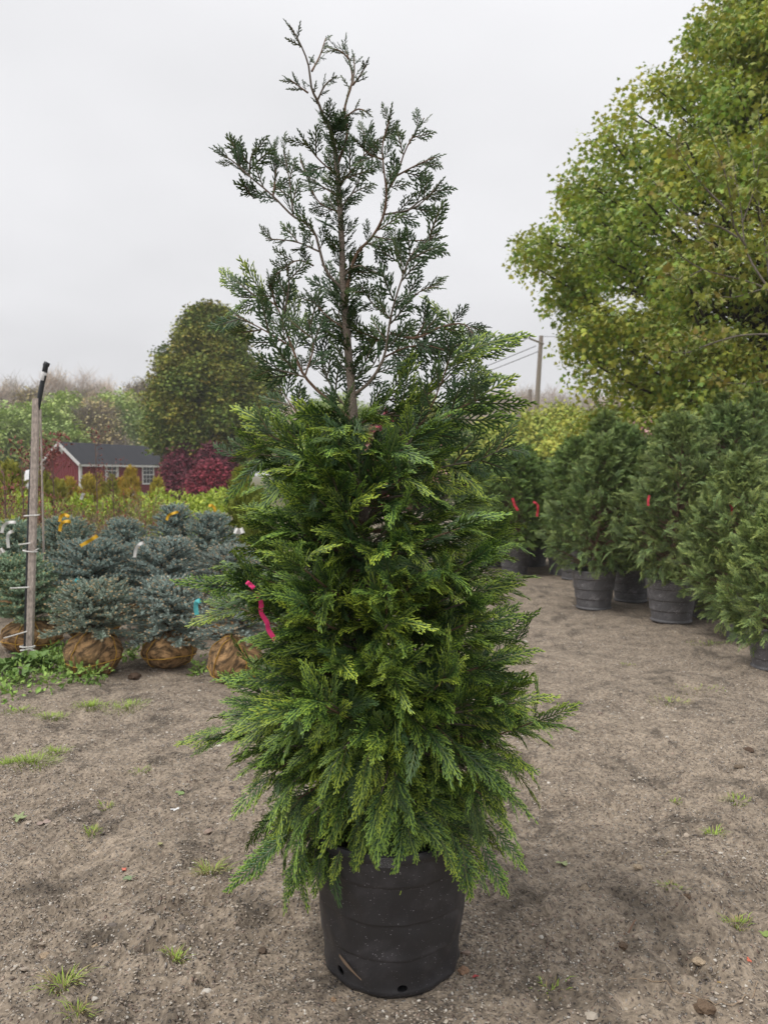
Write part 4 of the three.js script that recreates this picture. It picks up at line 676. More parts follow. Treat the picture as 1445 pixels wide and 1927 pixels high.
    for (let k = leader ? 1 : Math.round(steps * (n > 4 ? 0.2 : 0.1)); k <= steps; k += leader ? 1.6 : high ? 1.75 : 1.5) {
      const i = Math.min(steps, Math.floor(k)), p = path[i], t = i / steps, T = path[Math.min(steps, i + 1)].clone().sub(path[Math.max(0, i - 1)]).normalize(); flip = -flip;
      const view = p.clone().add(o.position).sub(V(0, EYE, 0)).normalize().negate(), nrm = view.clone().multiplyScalar(0.8).add(scatter(r).multiplyScalar(0.75)), s = V().crossVectors(nrm, T).normalize();
      const d = T.clone().multiplyScalar(0.75 + 0.3 * r()).addScaledVector(s, flip * (0.5 + 0.35 * r())).add(scatter(r).multiplyScalar(0.16));
      const size = (leader ? 0.42 : high ? lerp(0.78, 0.52, t) : lerp(0.92, 0.7, t)) * (0.7 + r() * 0.5);
      add(leader ? 8 + (i & 1) : pl[0][1] > 785 && r() < 0.5 ? Math.floor(r() * 5) : 5 + Math.floor(r() * 3), p, d, nrm, size * (high ? 1 : 1.15), Math.floor(r() * 4) + (r() < 0.3 ? 2 : 0));
    }
    const T = path[steps].clone().sub(path[steps - 2]); for (let j = 0; j < 3; j++) add(8 + j % 2, path[steps - 1 - j], T.clone().normalize().add(scatter(r).multiplyScalar(0.3)), V(0, 0.2, 1).add(scatter(r).multiplyScalar(0.6)), leader ? 0.38 : 0.5);
  });
  // foliage close along the stem
  for (let k = 0; k < 120; k++) {
    const i = Math.floor(lerp(21, 43, (k / 120) ** 1.1)), p = trunk[i].clone().lerp(trunk[i + 1], r()), a = r() * 6.283, out = V(Math.cos(a), 0, Math.sin(a)), high = i / 44;
    add(r() < 0.75 ? 5 + Math.floor(r() * 3) : 8, p, V(0, 0.9, 0).addScaledVector(out, 0.75).add(scatter(r).multiplyScalar(0.3)), out.clone().negate().add(scatter(r).multiplyScalar(0.6)), lerp(0.95, 0.5, high) * (0.7 + 0.5 * r()), Math.floor(r() * 4));
  }
  // lower, dense part
  const rows = [[700, 580, 800], [760, 550, 870], [800, 525, 920], [850, 495, 955], [900, 472, 960], [1000, 452, 985], [1060, 430, 1005], [1100, 395, 1020], [1160, 385, 1035], [1215, 470, 1035], [1265, 440, 1040], [1330, 365, 1052], [1370, 370, 1050], [1420, 415, 1035], [1500, 450, 1002], [1580, 470, 965], [1640, 510, 940]];
  const rowAt = (py) => { for (let k = 1; k < rows.length; k++) if (py <= rows[k][0]) { const f = (py - rows[k - 1][0]) / (rows[k][0] - rows[k - 1][0]); return [lerp(rows[k - 1][1], rows[k][1], f), lerp(rows[k - 1][2], rows[k][2], f)]; } return rows.at(-1).slice(1); };
  const trunkAt = (y) => { let best = trunk[0]; for (const p of trunk) if (Math.abs(p.y - y) < Math.abs(best.y - y)) best = p; return best; };
  const N = 330;
  for (let k = 0; k < N; k++) {
    const py = lerp(765, 1615, ((k + r()) / N) ** 0.8), [lx, rx] = rowAt(py), az = k * 2.39996 + r() * 0.7, end = local(at(735, py, D0 - Math.max(0, Math.sin(az)) * (rx - lx) / 2 / FPX * D0 * 0.85)), c0 = trunkAt(end.y);
    const xl = local(at(lx, py, D0)).x, xr = local(at(rx, py, D0)).x, ca = Math.cos(az), sa = Math.sin(az);
    const ext = ca > 0 ? xr - c0.x : c0.x - xl, mean = (xr - xl) / 2, R = Math.max(0.1, lerp(mean, ext, ca * ca) * (0.64 + 0.4 * r()) * (1 + 0.16 * n3(ca * 1.7, end.y * 3.2, sa * 1.7)) - 0.08);
    const low = smoothstep(py, 1250, 1600), rise = lerp(0.55, -0.12, low) + (r() - 0.5) * 0.35, y0 = Math.max(H - 0.02, end.y - R * rise * 0.75), start = trunkAt(y0).clone(); start.y = Math.max(start.y, y0);
    const tip = V(c0.x + ca * R, end.y, c0.z + sa * R), mid = start.clone().lerp(tip, 0.5).add(V(0, R * lerp(-0.03, 0.16, low), 0)).add(scatter(r).multiplyScalar(0.025));
    const steps = Math.max(8, Math.round(R / 0.022)), path = curve([start, mid, tip], steps);
    part('branch', new Build().tube(path.filter((_, i) => i % 2 === 0), path.filter((_, i) => i % 2 === 0).map((_, i, a) => lerp(0.0055, 0.0013, i / a.length)), 5, true, 6).geo(), k % 2 ? barkM : greyBark, tr);
    const outward = V(ca, 0, sa); let flip = r() < 0.5 ? 1 : -1;
    for (let i = Math.floor(steps * 0.26); i <= steps; i += 1.55) {
      const q = Math.min(steps, Math.floor(i)), p = path[q], t = q / steps, T = path[Math.min(steps, q + 1)].clone().sub(path[Math.max(0, q - 1)]).normalize(); flip = -flip;
      const nrm = V(0, 0.65, 0).addScaledVector(outward, 0.35 + 0.5 * r()).add(scatter(r).multiplyScalar(0.75)), s = V().crossVectors(nrm, T).normalize();
      const d = T.clone().multiplyScalar(0.9).addScaledVector(s, flip * (0.35 + 0.4 * r())).add(scatter(r).multiplyScalar(0.2)); d.y += lerp(0.12, -0.32, low) * (0.4 + t) + (r() - 0.5) * 0.2;
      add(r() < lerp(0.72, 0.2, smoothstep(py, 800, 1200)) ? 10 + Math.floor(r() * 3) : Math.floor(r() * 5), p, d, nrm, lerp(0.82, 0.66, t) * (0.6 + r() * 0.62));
    }
    const T = tip.clone().sub(mid).normalize(); T.y -= low * 0.35; for (let j = 0; j < 2; j++) add(Math.floor(r() * 5), path[steps - 1 - j], T.clone().add(scatter(r).multiplyScalar(0.25)), V(0, 0.6, 0).add(outward.clone().multiplyScalar(0.5)).add(scatter(r).multiplyScalar(0.6)), 0.6 + r() * 0.25);
  }
  // hanging sprays over the pot
  for (const [x, y, x2, y2, s] of [[575, 1600, 545, 1705, 0.72], [605, 1600, 590, 1690, 0.6], [640, 1600, 620, 1680, 0.5], [770, 1590, 772, 1680, 0.62], [745, 1580, 722, 1650, 0.55], [830, 1580, 862, 1650, 0.6], [870, 1590, 890, 1680, 0.78], [905, 1590, 940, 1655, 0.7], [520, 1590, 460, 1640, 0.8], [540, 1570, 480, 1620, 0.7], [680, 1580, 668, 1640, 0.45], [850, 1570, 872, 1670, 0.6], [930, 1560, 965, 1600, 0.6]]) { const dz = 1.83 + r() * 0.1, a = local(at(x, y, dz)), b = local(at(x2, y2, dz - 0.03)); add(Math.floor(r() * 5), a, b.sub(a), V(0, 0.2, 1).add(scatter(r).multiplyScalar(0.4)), s); }
  // the nearest sprays are parts of their own, the rest one mass of foliage for each shape
  const eye = V(0, EYE, 0).sub(o.position), order = sprays.map((s) => ({ s, d: s.p.distanceTo(eye) - (s.shape >= 5 && s.shape < 10 ? 0.28 : 0) })).sort((a, b) => a.d - b.d), mats = palette.map((t) => leafy({ roughness: 0.5, color: lin(...t) }));
  const rest = shapes.map(() => []);
  order.forEach(({ s }, k) => { if (k < 300) { const m = part('spray', shapes[s.shape], mats[s.tint], o); m.applyMatrix4(s.m); } else rest[s.shape].push([s.m, lin(...palette[s.tint])]); });
  rest.forEach((l, i) => l.length && many('crown', shapes[i], tough, l, o));
  
}

// ------------------------------------------------------------------ the row of potted arborvitae at the right
{
  const shapes = [0, 1, 2].map((k) => sprayShape(750 + k, { L: 0.16, gap: 0.024, wide: 0.5, w: 0.0028, droop: 0.2 + 0.2 * k, twigs: true, twigGap: 0.026, fringe: 0.2, cup: 0.6, leaf: [0.062, 0.12, 0.04], tip: [0.27, 0.37, 0.1] }));
  const mat = leafy({ roughness: 0.6 }), barkM = barkMat(lin(0.3, 0.2, 0.15));
  const plant = (label, px, py, { R = 0.215, H = 0.4, top = 1.95, wide = 0.5, seed, tint = [1, 1, 1], n = 2000, dx = 0, skirt = 0.47, bare }) => {
    const r = random(seed), g = onGround(px, py); g.z -= R; g.x = ray(px, py).x / -ray(px, py).z * -g.z; g.y = height(g.x, g.z) - 0.006;
    const o = thing('potted_arborvitae', label, 'potted tree', g, 0, 'potted arborvitae along the right side');
    const pot = part('pot', potShell(R * 0.84, R, H, seed, 0, 48), farPotMat, o); part('rim', rimGeo(R, H, seed), farPotMat, pot); part('soil', soilGeo(R * 0.92, H - 0.05), soilMat, o);
    const b = new Build(), lists = shapes.map(() => []); b.tube([V(0, H - 0.06, 0), V(dx * 0.5, top * 0.6, 0.02), V(dx, top * 0.97, 0)], [0.02, 0.014, 0.004], 6, false, 4);
    for (let k = 0; k < n; k++) {
      const t = r() ** 0.9, az = r() * 6.283, y = lerp(skirt, top * 0.97, t), env = wide * (1 - t ** 2.6) ** 0.85 * (0.68 + 0.32 * smoothstep(t, 0, 0.22)) * (1 + 0.5 * n3(Math.cos(az) * 1.4, t * 3.5, Math.sin(az) * 1.4 + seed)), rr = env * Math.sqrt(lerp(0.25, 1, r())), out = V(Math.cos(az), 0, Math.sin(az));
      const p = V(out.x * rr + dx * t, y - rr * 0.1, out.z * rr), low = 1 - smoothstep(t, 0, 0.35), d = out.clone().multiplyScalar(0.9).add(V(0, lerp(0.75, -0.5, low), 0)).add(scatter(r).multiplyScalar(0.75)), q = (0.65 + r() * 0.7), warm = r();
      lists[k % 3].push([basis(p, d, V(0, 0.5, 0).addScaledVector(out, 0.6).add(scatter(r).multiplyScalar(1.1)), 0.5 + r() * 0.45), lin(tint[0] * q * (1 + 0.2 * warm), tint[1] * q, tint[2] * q * (1.1 - 0.25 * warm))]);
      if (k % 9 === 0) b.tube([V(dx * t, Math.max(H, y - rr * 0.6), 0), p], [0.006, 0.002], 4, false, 4);
    }
    const stem = part('trunk', b.geo(), barkM, o); lists.forEach((l, i) => many('crown', shapes[i], mat, l, o));
    for (const q of bare ?? []) { const d = -g.z - 0.35, path = curve(q.map(([x, y]) => at(x, y, d).sub(g)), 8); part('bare_leader', new Build().tube(path, path.map((_, i) => lerp(0.013, 0.005, i / 8)), 6).geo(), barkM, stem); }
  };
  plant('bushy arborvitae in a banded grey pot beside the gravel path', 1116, 1151, { seed: 801, top: 1.75, wide: 0.46, dx: 0.12, tint: [0.95, 1, 0.95] });
  plant('full arborvitae in the widest banded grey pot, front of the row', 1262, 1179, { seed: 802, R: 0.225, top: 1.9, wide: 0.48, tint: [1.12, 1.12, 1.15], dx: 0.08 });
  plant('arborvitae whose pot stands between the two banded pots', 1186, 1136, { seed: 803, dx: -0.1, top: 1.9, wide: 0.5, tint: [0.85, 0.95, 0.85] });
  plant('arborvitae in the dark pot right behind the widest banded pot', 1340, 1167, { seed: 804, dx: 0.15, top: 2.05, wide: 0.55, tint: [0.9, 0.98, 0.95], R: 0.23 });
  plant('arborvitae spilling over its pot near the right edge', 1408, 1216, { seed: 805, dx: -0.1, top: 1.55, wide: 0.44, tint: [1.2, 1.18, 1.15], skirt: 0.25, n: 2000 });
  plant('arborvitae cut by the right edge, in the smooth grey pot', 1452, 1272, { seed: 806, R: 0.17, H: 0.3, top: 1.12, wide: 0.3, tint: [1.2, 1.2, 1.1], skirt: 0.24, n: 1500 });
  plant('arborvitae with its pot nearest the far end of the path, left side', 968, 1083, { seed: 807, dx: 0.05, top: 1.72, wide: 0.5, tint: [0.85, 1, 0.75] });
  plant('arborvitae deep in the row with a thin red ribbon', 1004, 1069, { seed: 808, dx: -0.15, top: 1.75, wide: 0.5, tint: [0.85, 1, 0.72] });
  plant('arborvitae in the tall dark pot left of the banded one', 1060, 1084, { seed: 809, dx: 0.1, top: 1.85, wide: 0.52, tint: [0.85, 0.98, 0.8], R: 0.23 });
  plant('arborvitae pressed against the back of the banded pot', 1082, 1096, { seed: 810, top: 1.8, wide: 0.4, tint: [0.9, 1, 0.8] });
  plant('tall arborvitae at the back, under the maple', 1150, 1085, { seed: 811, dx: -0.1, top: 2.25, wide: 0.55, tint: [0.95, 1, 0.85] });
  plant('tall arborvitae at the back with a bare leaning leader', 1330, 1112, { seed: 812, dx: 0.2, bare: [[[1314, 885], [1320, 861], [1329, 835], [1344, 808], [1336, 801]], [[1322, 855], [1310, 843], [1304, 838]], [[1329, 835], [1340, 830], [1352, 822]]], top: 2.35, wide: 0.6, tint: [1.05, 1.08, 1] });
  plant('tall arborvitae at the back by the right edge', 1432, 1130, { seed: 813, dx: -0.12, top: 2.3, wide: 0.6, tint: [1, 1.05, 0.95] });
  plant('arborvitae in the far back of the row, centre', 1238, 1095, { seed: 814, dx: 0.15, top: 2.15, wide: 0.6, tint: [0.95, 1, 0.85] });
  plant('arborvitae behind the potted tree at the far path end', 920, 1070, { seed: 815, top: 1.7, wide: 0.5, tint: [0.85, 1, 0.75] });
}
{ // pale pink blossom behind the evergreens
  const clump = ovalClump(850, 12, 0.09, 0.05, [[0.62, 0.3, 0.3], [0.7, 0.42, 0.4], [0.3, 0.3, 0.1]]);
  for (const [px, py, D, label, n] of [[1225, 845, 10.6, 'pink-flowering shrub peeking over the evergreen row', 90], [745, 880, 10, 'pale pink flowering shrub glimpsed through the potted tree', 150]]) {
    const r = random(851 + n), c = at(px, py, D), H = c.y; c.y = height(c.x, c.z); const o = thing('flowering_shrub', label, 'shrub', c, 0, 'pink flowering shrubs'), b = new Build(), l = [];
    for (let k = 0; k < n; k++) { const p = V((r() - 0.5) * 1.2, H + (r() - 0.5) * 0.6, (r() - 0.5) * 0.7); if (k % 7 === 0) b.tube([V(0, 0, 0), V(p.x * 0.4, H * 0.6, p.z * 0.4), p], [0.012, 0.008, 0.003], 4, false); l.push([new THREE.Matrix4().compose(p, new THREE.Quaternion().setFromEuler(new THREE.Euler(r(), r() * 6, r())), V(1, 1, 1)), lin(1, 1, 1)]); }
    part('stems', b.geo(), barkMat(lin(0.2, 0.14, 0.1)), o); many('foliage', clump, leafy(), l, o);
  }
}
{ // the young tree at the right edge, fresh leaves on bare grey branches
  const D = 8.6, foot = at(1530, 900, D).setY(0), o = thing('young_tree', 'young tree with slender grey branches and tufts of new leaves, right edge', 'tree', foot), rel = (p) => p.clone().sub(foot), r = random(900), wood = barkMat(lin(0.3, 0.27, 0.24));
  const stem = part('trunk', new Build().tube(curve([V(0, 0, 0), rel(at(1525, 800, D)), rel(at(1490, 640, D)), rel(at(1447, 545, D))], 14), Array.from({ length: 15 }, (_, k) => lerp(0.05, 0.02, k / 14)), 8).geo(), wood, o);
  const limbs = [
    [[1447, 545], [1415, 497], [1400, 458], [1396, 414], [1387, 353], [1372, 279], [1362, 235]], [[1402, 462], [1380, 425], [1372, 362], [1354, 297], [1330, 240]], [[1376, 403], [1332, 360], [1302, 323], [1274, 277], [1268, 250]], [[1387, 447], [1354, 427], [1306, 414], [1252, 369], [1228, 340]], [[1447, 548], [1420, 534], [1365, 519], [1319, 506], [1274, 475], [1262, 450]], [[1460, 540], [1430, 545], [1376, 560], [1330, 553], [1320, 560]], [[1319, 508], [1290, 522], [1271, 525], [1252, 512]],
    [[1480, 630], [1445, 629], [1386, 632], [1320, 653], [1291, 664], [1253, 660], [1215, 653]], [[1510, 720], [1445, 715], [1406, 722], [1363, 718], [1339, 703]], [[1520, 760], [1445, 752], [1400, 750], [1370, 745]], [[1448, 545], [1440, 470], [1432, 420], [1420, 330], [1412, 260]], [[1396, 420], [1420, 350], [1430, 280], [1425, 200]], [[1447, 545], [1465, 430], [1450, 320], [1445, 250]], [[1387, 353], [1365, 320], [1350, 290]], [[1306, 414], [1322, 448], [1360, 470], [1390, 480]], [[1306, 414], [1275, 418], [1255, 416]], [[1320, 653], [1300, 640], [1275, 625]], [[1386, 632], [1345, 640], [1310, 632]], [[1400, 722], [1390, 740], [1385, 760]], [[1440, 470], [1470, 400], [1460, 330]],
  ], tips = [];
  limbs.forEach((pl, k) => { const dz = (r() - 0.5) * 1.6, pts = pl.map(([x, y], i) => rel(at(x, y, D + dz * (i / pl.length) + (k > 6 ? 0 : 0)))), path = curve(pts, 12); part('branch', new Build().tube(path, path.map((_, i) => lerp(k < 5 || k === 7 ? 0.013 : 0.008, 0.003, i / 12)), 6).geo(), wood, stem); for (let i = 3; i <= 12; i++) tips.push(path[i]); });
  const clump = [0, 1].map((k) => leafClump(905 + k, 5, 0.035, 0.075, [[0.3, 0.32, 0.05], [0.24, 0.29, 0.045], [0.2, 0.27, 0.05]], -0.2)), l = [[], []];
  tips.forEach((p, k) => { for (let j = 0; j < (r() < 0.6 ? 2 : 1); j++) { const s = 0.6 + r() * 0.6; l[(k + j) % 2].push([new THREE.Matrix4().compose(p.clone().add(scatter(r).multiplyScalar(0.05)), new THREE.Quaternion().setFromEuler(new THREE.Euler(r() - 0.5, r() * 6.28, r() - 0.5)), V(s, s, s)), lin(0.8 + r() * 0.4, 0.8 + r() * 0.4, 0.9)]); } });
  l.forEach((q, i) => many('foliage', clump[i], thinLeaf, q, o));
}

// ------------------------------------------------------------------ weeds, grass, litter on the yard
{
  const blade = (b, p, d, len, w, tone) => { b.color(tone); const s = V(-d.z, 0, d.x).normalize().multiplyScalar(w), m = p.clone().add(V(d.x * len * 0.35, len * 0.6, d.z * len * 0.35)), e = p.clone().add(V(d.x * len * 0.9, len * 0.75, d.z * len * 0.9)), i = [b.v(p.x - s.x, p.y, p.z - s.z), b.v(p.x + s.x, p.y, p.z + s.z), b.v(m.x - s.x, m.y, m.z - s.z), b.v(m.x + s.x, m.y, m.z + s.z), b.v(e.x, e.y, e.z)]; b.quad(i[0], i[1], i[3], i[2]); b.tri(i[2], i[3], i[4]); };
  const grassMat = leafy({ roughness: 0.7 });
  const tufts = [ // px, py, width m, blades, blade length, dry, label
    [60, 1440, 0.26, 260, 0.05, 0, 'widest bright grass patch near the left edge'], [105, 1415, 0.14, 110, 0.035, 0, 'small grass patch just above the widest one'], [14, 1432, 0.12, 110, 0.04, 0, 'grass patch cut by the left edge'],
    [172, 1330, 0.2, 170, 0.045, 0, 'leafy green tuft below the roundest burlap ball'], [240, 1335, 0.26, 190, 0.04, 0, 'loose pale green weeds below the middle spruce'], [95, 1350, 0.2, 150, 0.035, 0, 'thin green weeds left of the leafy tuft'], [40, 1338, 0.18, 120, 0.03, 0, 'thin weeds in front of the stake'],
    [173, 1565, 0.07, 70, 0.03, 0.3, 'small round grass tuft alone on the dirt'], [200, 1522, 0.06, 60, 0.025, 0.5, 'faint yellowing grass tuft in the left middle'], [395, 1640, 0.11, 150, 0.045, 0.75, 'dry grass tuft left of the pot'], [330, 1810, 0.06, 80, 0.035, 0.6, 'dry grass tuft beside the footprints'], [120, 1855, 0.11, 120, 0.045, 0.6, 'dry grass tuft in the lower left corner area'], [150, 1905, 0.08, 60, 0.04, 0.8, 'straw-coloured tuft at the bottom left'],
    [264, 1450, 0.09, 70, 0.02, 0.1, 'low green tuft in the left gravel'], [1385, 1505, 0.12, 90, 0.025, 0.3, 'sparse grass at the right edge'], [1345, 1570, 0.07, 70, 0.025, 0.2, 'low grass tuft on the right dirt'], [1387, 1735, 0.08, 90, 0.028, 0.4, 'yellow-green tuft at the lower right'], [1262, 1688, 0.1, 60, 0.02, 0.5, 'scant grass right of the pot'], [1270, 1508, 0.05, 50, 0.018, 0.2, 'tiny tuft in the middle of the path'], [1260, 1322, 0.3, 120, 0.03, 0.6, 'mossy dry weeds in front of the right pots'], [1180, 1250, 0.12, 60, 0.02, 0.3, 'tiny weed tuft on the path near the banded pot'], [1330, 1215, 0.35, 120, 0.03, 0.3, 'thin weeds in front of the widest banded pot'], [1310, 1298, 0.4, 130, 0.02, 0.7, 'brownish low weeds at the right of the path'], [1035, 1868, 0.09, 50, 0.022, 0.6, 'wispy dry tuft right of the pot base'],
  ];
  tufts.forEach(([px, py, wd, n, len, dry, label], k) => {
    const r = random(950 + k), c = onGround(px, py), b = new Build();
    for (let j = 0; j < n; j++) { const a = r() * 6.283, q = wd * 0.5 * r() ** 0.8, x = Math.cos(a) * q, z = Math.sin(a) * q * 0.8, y = height(c.x + x, c.z + z) - c.y - 0.002, g = 0.7 + r() * 0.6, straw = r() < dry * 0.75, t = straw ? [0.34 * g, 0.27 * g, 0.13 * g] : [0.27 * g, 0.38 * g, 0.05 * g]; blade(b, V(x, y, z), V(Math.cos(a + r() - 0.5), 0, Math.sin(a + r() - 0.5)).multiplyScalar(0.5 + 1.3 * r()), len * (0.35 + r() * 0.65), 0.0009 + r() * 0.0007, t); }
    const m = part('grass_tuft', b.geo(), grassMat); m.position.copy(c); tag(m, label, 'grass tuft', 'grass and weed tufts on the yard');
  });
  // broad-leaved weeds round the stake
  const leafGeo = (() => { const b = new Build(); b.color([0.12, 0.2, 0.05]); const rows = [[0, 0.012, 0], [0.3, 0.1, 0.12], [0.6, 0.16, 0.16], [0.85, 0.1, 0.1], [1, 0.01, 0.0]]; rows.forEach(([y, w, z], k) => { const t = 1 + 0.35 * (k / 4); b.color([0.1 * t, 0.19 * t, 0.04 * t]); b.v(-w, y, z + w * 0.4); b.color([0.16, 0.25, 0.07]); b.v(0, y, z); b.color([0.1 * t, 0.19 * t, 0.04 * t]); b.v(w, y, z + w * 0.4); if (k) { const i = k * 3; b.quad(i - 3, i - 2, i + 1, i); b.quad(i - 2, i - 1, i + 2, i + 1); } }); return b.geo(); })();
  const r = random(990), rosette = (px, py, n, len, label, spread = 0.04) => { const c = onGround(px, py), o = thing('broadleaf_weed', label, 'weed', c, 0, 'broad-leaved weeds at the stake'); for (let k = 0; k < n; k++) { const a = k * 2.4 + r() * 0.6, m = part('leaf', leafGeo, grassMat, o); m.applyMatrix4(basis(V(Math.cos(a) * spread * r(), 0, Math.sin(a) * spread * r()), V(Math.cos(a), 0.35 + r() * 0.9, Math.sin(a)), V(-Math.cos(a) * 0.4, 1, -Math.sin(a) * 0.4), len * (0.65 + r() * 0.5))); } };
  rosette(62, 1262, 22, 0.17, 'largest broad-leaved weed at the foot of the stake'); rosette(22, 1270, 18, 0.15, 'broad-leaved weed left of the stake foot'); rosette(88, 1262, 18, 0.13, 'broad-leaved weed between stake and burlap ball'); rosette(40, 1288, 16, 0.12, 'pale broad-leaved weed in front of the stake'); rosette(-4, 1282, 14, 0.13, 'broad-leaved weed at the left frame edge');
  const small = ovalClump(991, 16, 0.045, 0.034, [[0.2, 0.33, 0.065], [0.26, 0.39, 0.08], [0.15, 0.26, 0.05]]), l = [];
  for (const [px, py, n, w] of [[110, 1262, 46, 0.34], [30, 1300, 22, 0.5], [165, 1289, 16, 0.2], [245, 1240, 14, 0.16], [100, 1240, 30, 0.3], [0, 1310, 14, 0.4], [372, 1262, 8, 0.1]]) { const c = onGround(px, py); for (let k = 0; k < n; k++) { const x = c.x + (r() - 0.5) * w, z = c.z + (r() - 0.5) * w * 1.1, s = 0.6 + r() * 0.7, g = 0.8 + r() * 0.5; l.push([new THREE.Matrix4().compose(V(x, height(x, z) + 0.02 + 0.05 * r(), z), new THREE.Quaternion().setFromEuler(new THREE.Euler(r() - 0.5, r() * 6, r() - 0.5)), V(s, s, s)), lin(g, g, g)]); } }
  tag(many('weeds', small, grassMat, l, scene), 'small-leaved green weeds spreading among stake and burlap balls', 'weeds', null, 'stuff');
  // stones
  const stone = (px, py, size, tone, label, flat = 0.6, k) => { const q = random(1000 + k), g = mergeVertices(new THREE.IcosahedronGeometry(1, 2).deleteAttribute('uv').deleteAttribute('normal')), p = g.attributes.position; for (let i = 0; i < p.count; i++) { const v = V().fromBufferAttribute(p, i), s = 1 + 0.28 * n3(v.x * 1.1 + k * 3, v.y * 1.1, v.z * 1.1) + 0.1 * n3(v.x * 3 + k, v.y * 3, v.z * 3); p.setXYZ(i, v.x * s * size, v.y * s * size * flat, v.z * s * size * 0.85); } const f = g.toNonIndexed(); f.computeVertexNormals(); const uv = new Float32Array(f.attributes.position.count * 2); for (let i = 0; i < f.attributes.position.count; i++) { uv[i * 2] = f.attributes.position.getX(i) * 4; uv[i * 2 + 1] = (f.attributes.position.getZ(i) + f.attributes.position.getY(i)) * 4; } f.setAttribute('uv', new THREE.BufferAttribute(uv, 2)); const c = onGround(px, py), m = part('stone', toCreasedNormals(f, 0.6), std({ color: lin(...tone).multiplyScalar(2.6), map: grainTex[0], roughness: 0.95 })); m.position.copy(c).add(V(0, size * flat * 0.35, 0)); m.rotation.y = q() * 6; tag(m, label, 'stone', 'larger stones on the yard'); };
  [[872, 1832, 0.016, [0.4, 0.3, 0.25], 'round reddish stone touching the right side of the pot'], [1316, 1818, 0.02, [0.5, 0.47, 0.42], 'pale flat stone at the lower right', 0.4], [1200, 1640, 0.017, [0.48, 0.45, 0.4], 'pale stone in the right middle of the dirt', 0.5], [1100, 1682, 0.018, [0.38, 0.36, 0.33], 'grey stone right of the hanging sprays', 0.5], [1325, 1918, 0.024, [0.2, 0.165, 0.14], 'large brown stone at the bottom right edge', 0.6], [320, 1655, 0.017, [0.45, 0.42, 0.4], 'flat grey stone left of the dry tuft', 0.35], [85, 1783, 0.017, [0.45, 0.41, 0.36], 'flat pale stone in the lower left', 0.35], [254, 1274, 0.045, [0.13, 0.1, 0.085], 'brown clod between the two front burlap balls', 0.6], [179, 1775, 0.009, [0.5, 0.46, 0.4], 'small pale pebble near the footprints', 0.6], [495, 1800, 0.013, [0.13, 0.11, 0.1], 'small dark stone left of the pot base', 0.6], [1292, 1705, 0.013, [0.15, 0.12, 0.1], 'dark clod amid the loose soil at the right', 0.6], [1408, 1408, 0.024, [0.14, 0.11, 0.095], 'dark clod at the right edge of the path', 0.55], [1390, 1435, 0.024, [0.2, 0.18, 0.16], 'flat dark stone below the edge clod', 0.4], [1172, 1800, 0.014, [0.17, 0.14, 0.12], 'rough clod at the bottom centre right', 0.7], [628, 1886, 0.008, [0.4, 0.32, 0.26], 'tan pebble in front of the pot', 0.6]].forEach((a, k) => stone(a[0], a[1], a[2], a[3], a[4], a[5], k + 1));
  // torn leaves, scraps and twigs
  const scrap = (name, category, px, py, size, tone, label, k, lobes = 5) => { const q = random(1100 + k), c = onGround(px, py), b = new Build(), n = 18; b.color(tone); for (let s = 0; s < 2; s++) { const m = b.v(0, 0.006 + s * 0.0015, 0); const ring = []; for (let i = 0; i < n; i++) { const a = i / n * 6.283, R = size * (0.72 + 0.28 * Math.sin(a * lobes + k) + 0.12 * n2(a * 2, k)), x = Math.cos(a) * R, z = Math.sin(a) * R * 0.7; ring.push(b.v(x, 0.006 + s * 0.0015 + size * 0.22 * n2(x * 30 + k, z * 30), z)); } ring.forEach((v, i) => b.tri(m, ring[(i + 1) % n], v)); } const o = part(name, b.geo(), leafy({ roughness: 0.7 })); o.position.copy(c); o.rotation.y = q() * 6; tag(o, label, category, name === 'fallen_leaf' ? 'leaves lying on the dirt' : undefined); };
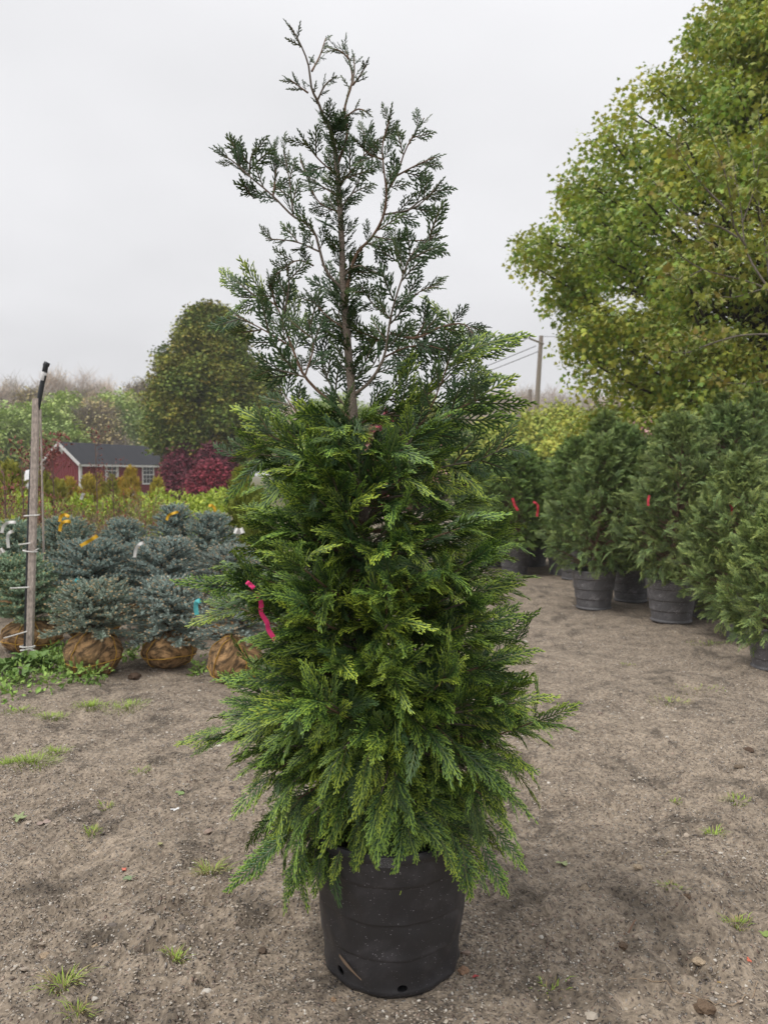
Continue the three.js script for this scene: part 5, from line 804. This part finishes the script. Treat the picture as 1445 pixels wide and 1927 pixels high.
  scrap('fallen_leaf', 'leaf', 38, 1540, 0.042, [0.27, 0.32, 0.15], 'largest wilted green leaf lying at the left edge', 1, 4); scrap('fallen_leaf', 'leaf', 340, 1495, 0.032, [0.2, 0.28, 0.1], 'green leaf above the white scrap', 2, 5); scrap('fallen_leaf', 'leaf', 242, 1648, 0.026, [0.22, 0.28, 0.15], 'greyish green leaf below the red scrap', 3, 5); scrap('fallen_leaf', 'leaf', 1058, 1630, 0.026, [0.32, 0.36, 0.17], 'pale green leaf right of the hanging sprays', 4, 3); scrap('fallen_leaf', 'leaf', 302, 1595, 0.016, [0.36, 0.34, 0.16], 'small yellowish leaf left of centre', 5, 2); scrap('fallen_leaf', 'leaf', 85, 1545, 0.03, [0.33, 0.25, 0.21], 'curled brown leaf next to the large wilted one', 6, 3); scrap('fallen_leaf', 'leaf', 1355, 1853, 0.01, [0.6, 0.36, 0.05], 'tiny orange leaf at the lower right', 7, 2); scrap('fallen_leaf', 'leaf', 1440, 1765, 0.022, [0.22, 0.3, 0.08], 'green leaf cut by the right edge', 8, 4);
  scrap('plastic_scrap', 'scrap', 332, 1519, 0.026, [0.75, 0.75, 0.74], 'crumpled white plastic scrap on the left dirt', 9, 6); scrap('plastic_scrap', 'scrap', 234, 1630, 0.014, [0.65, 0.18, 0.12], 'small red plastic scrap on the left dirt', 10, 4); scrap('plastic_scrap', 'scrap', 1408, 1815, 0.011, [0.55, 0.14, 0.08], 'tiny red scrap at the lower right', 11, 3); scrap('plastic_scrap', 'scrap', 894, 1844, 0.011, [0.5, 0.08, 0.08], 'tiny red scrap right of the pot', 12, 3);
  const twig = (label, pts, rad, c) => { const q = curve(pts.map(([x, y]) => onGround(x, y).add(V(0, rad + 0.004, 0))), 24).map((p) => { p.y = height(p.x, p.z) + rad + 0.002; return p; }); tag(part('fallen_twig', new Build().tube(q, rad, 5).geo(), std({ color: lin(...c) })), label, 'twig', 'thin twigs on the dirt'); };
  twig('longest dry stem curving across the lower right', [[1182, 1853], [1240, 1868], [1290, 1882], [1345, 1910], [1385, 1912], [1412, 1895], [1424, 1868]], 0.0012, [0.34, 0.25, 0.17]); twig('short stem crossing the long dry one', [[1224, 1832], [1222, 1848], [1221, 1864]], 0.001, [0.36, 0.27, 0.18]); twig('reddish twig on the dirt right of the pot', [[1173, 1766], [1186, 1758], [1196, 1753]], 0.0015, [0.26, 0.15, 0.1]); twig('thin straw at the lower left', [[200, 1890], [207, 1878], [212, 1868]], 0.0014, [0.42, 0.36, 0.27]); twig('straw stem on the right of the path', [[1232, 1620], [1248, 1612], [1262, 1607]], 0.0016, [0.33, 0.28, 0.17]); twig('forked straw left of the round tuft', [[120, 1583], [132, 1588], [142, 1594]], 0.0014, [0.36, 0.3, 0.2]);
}

renderer.render(scene, camera);
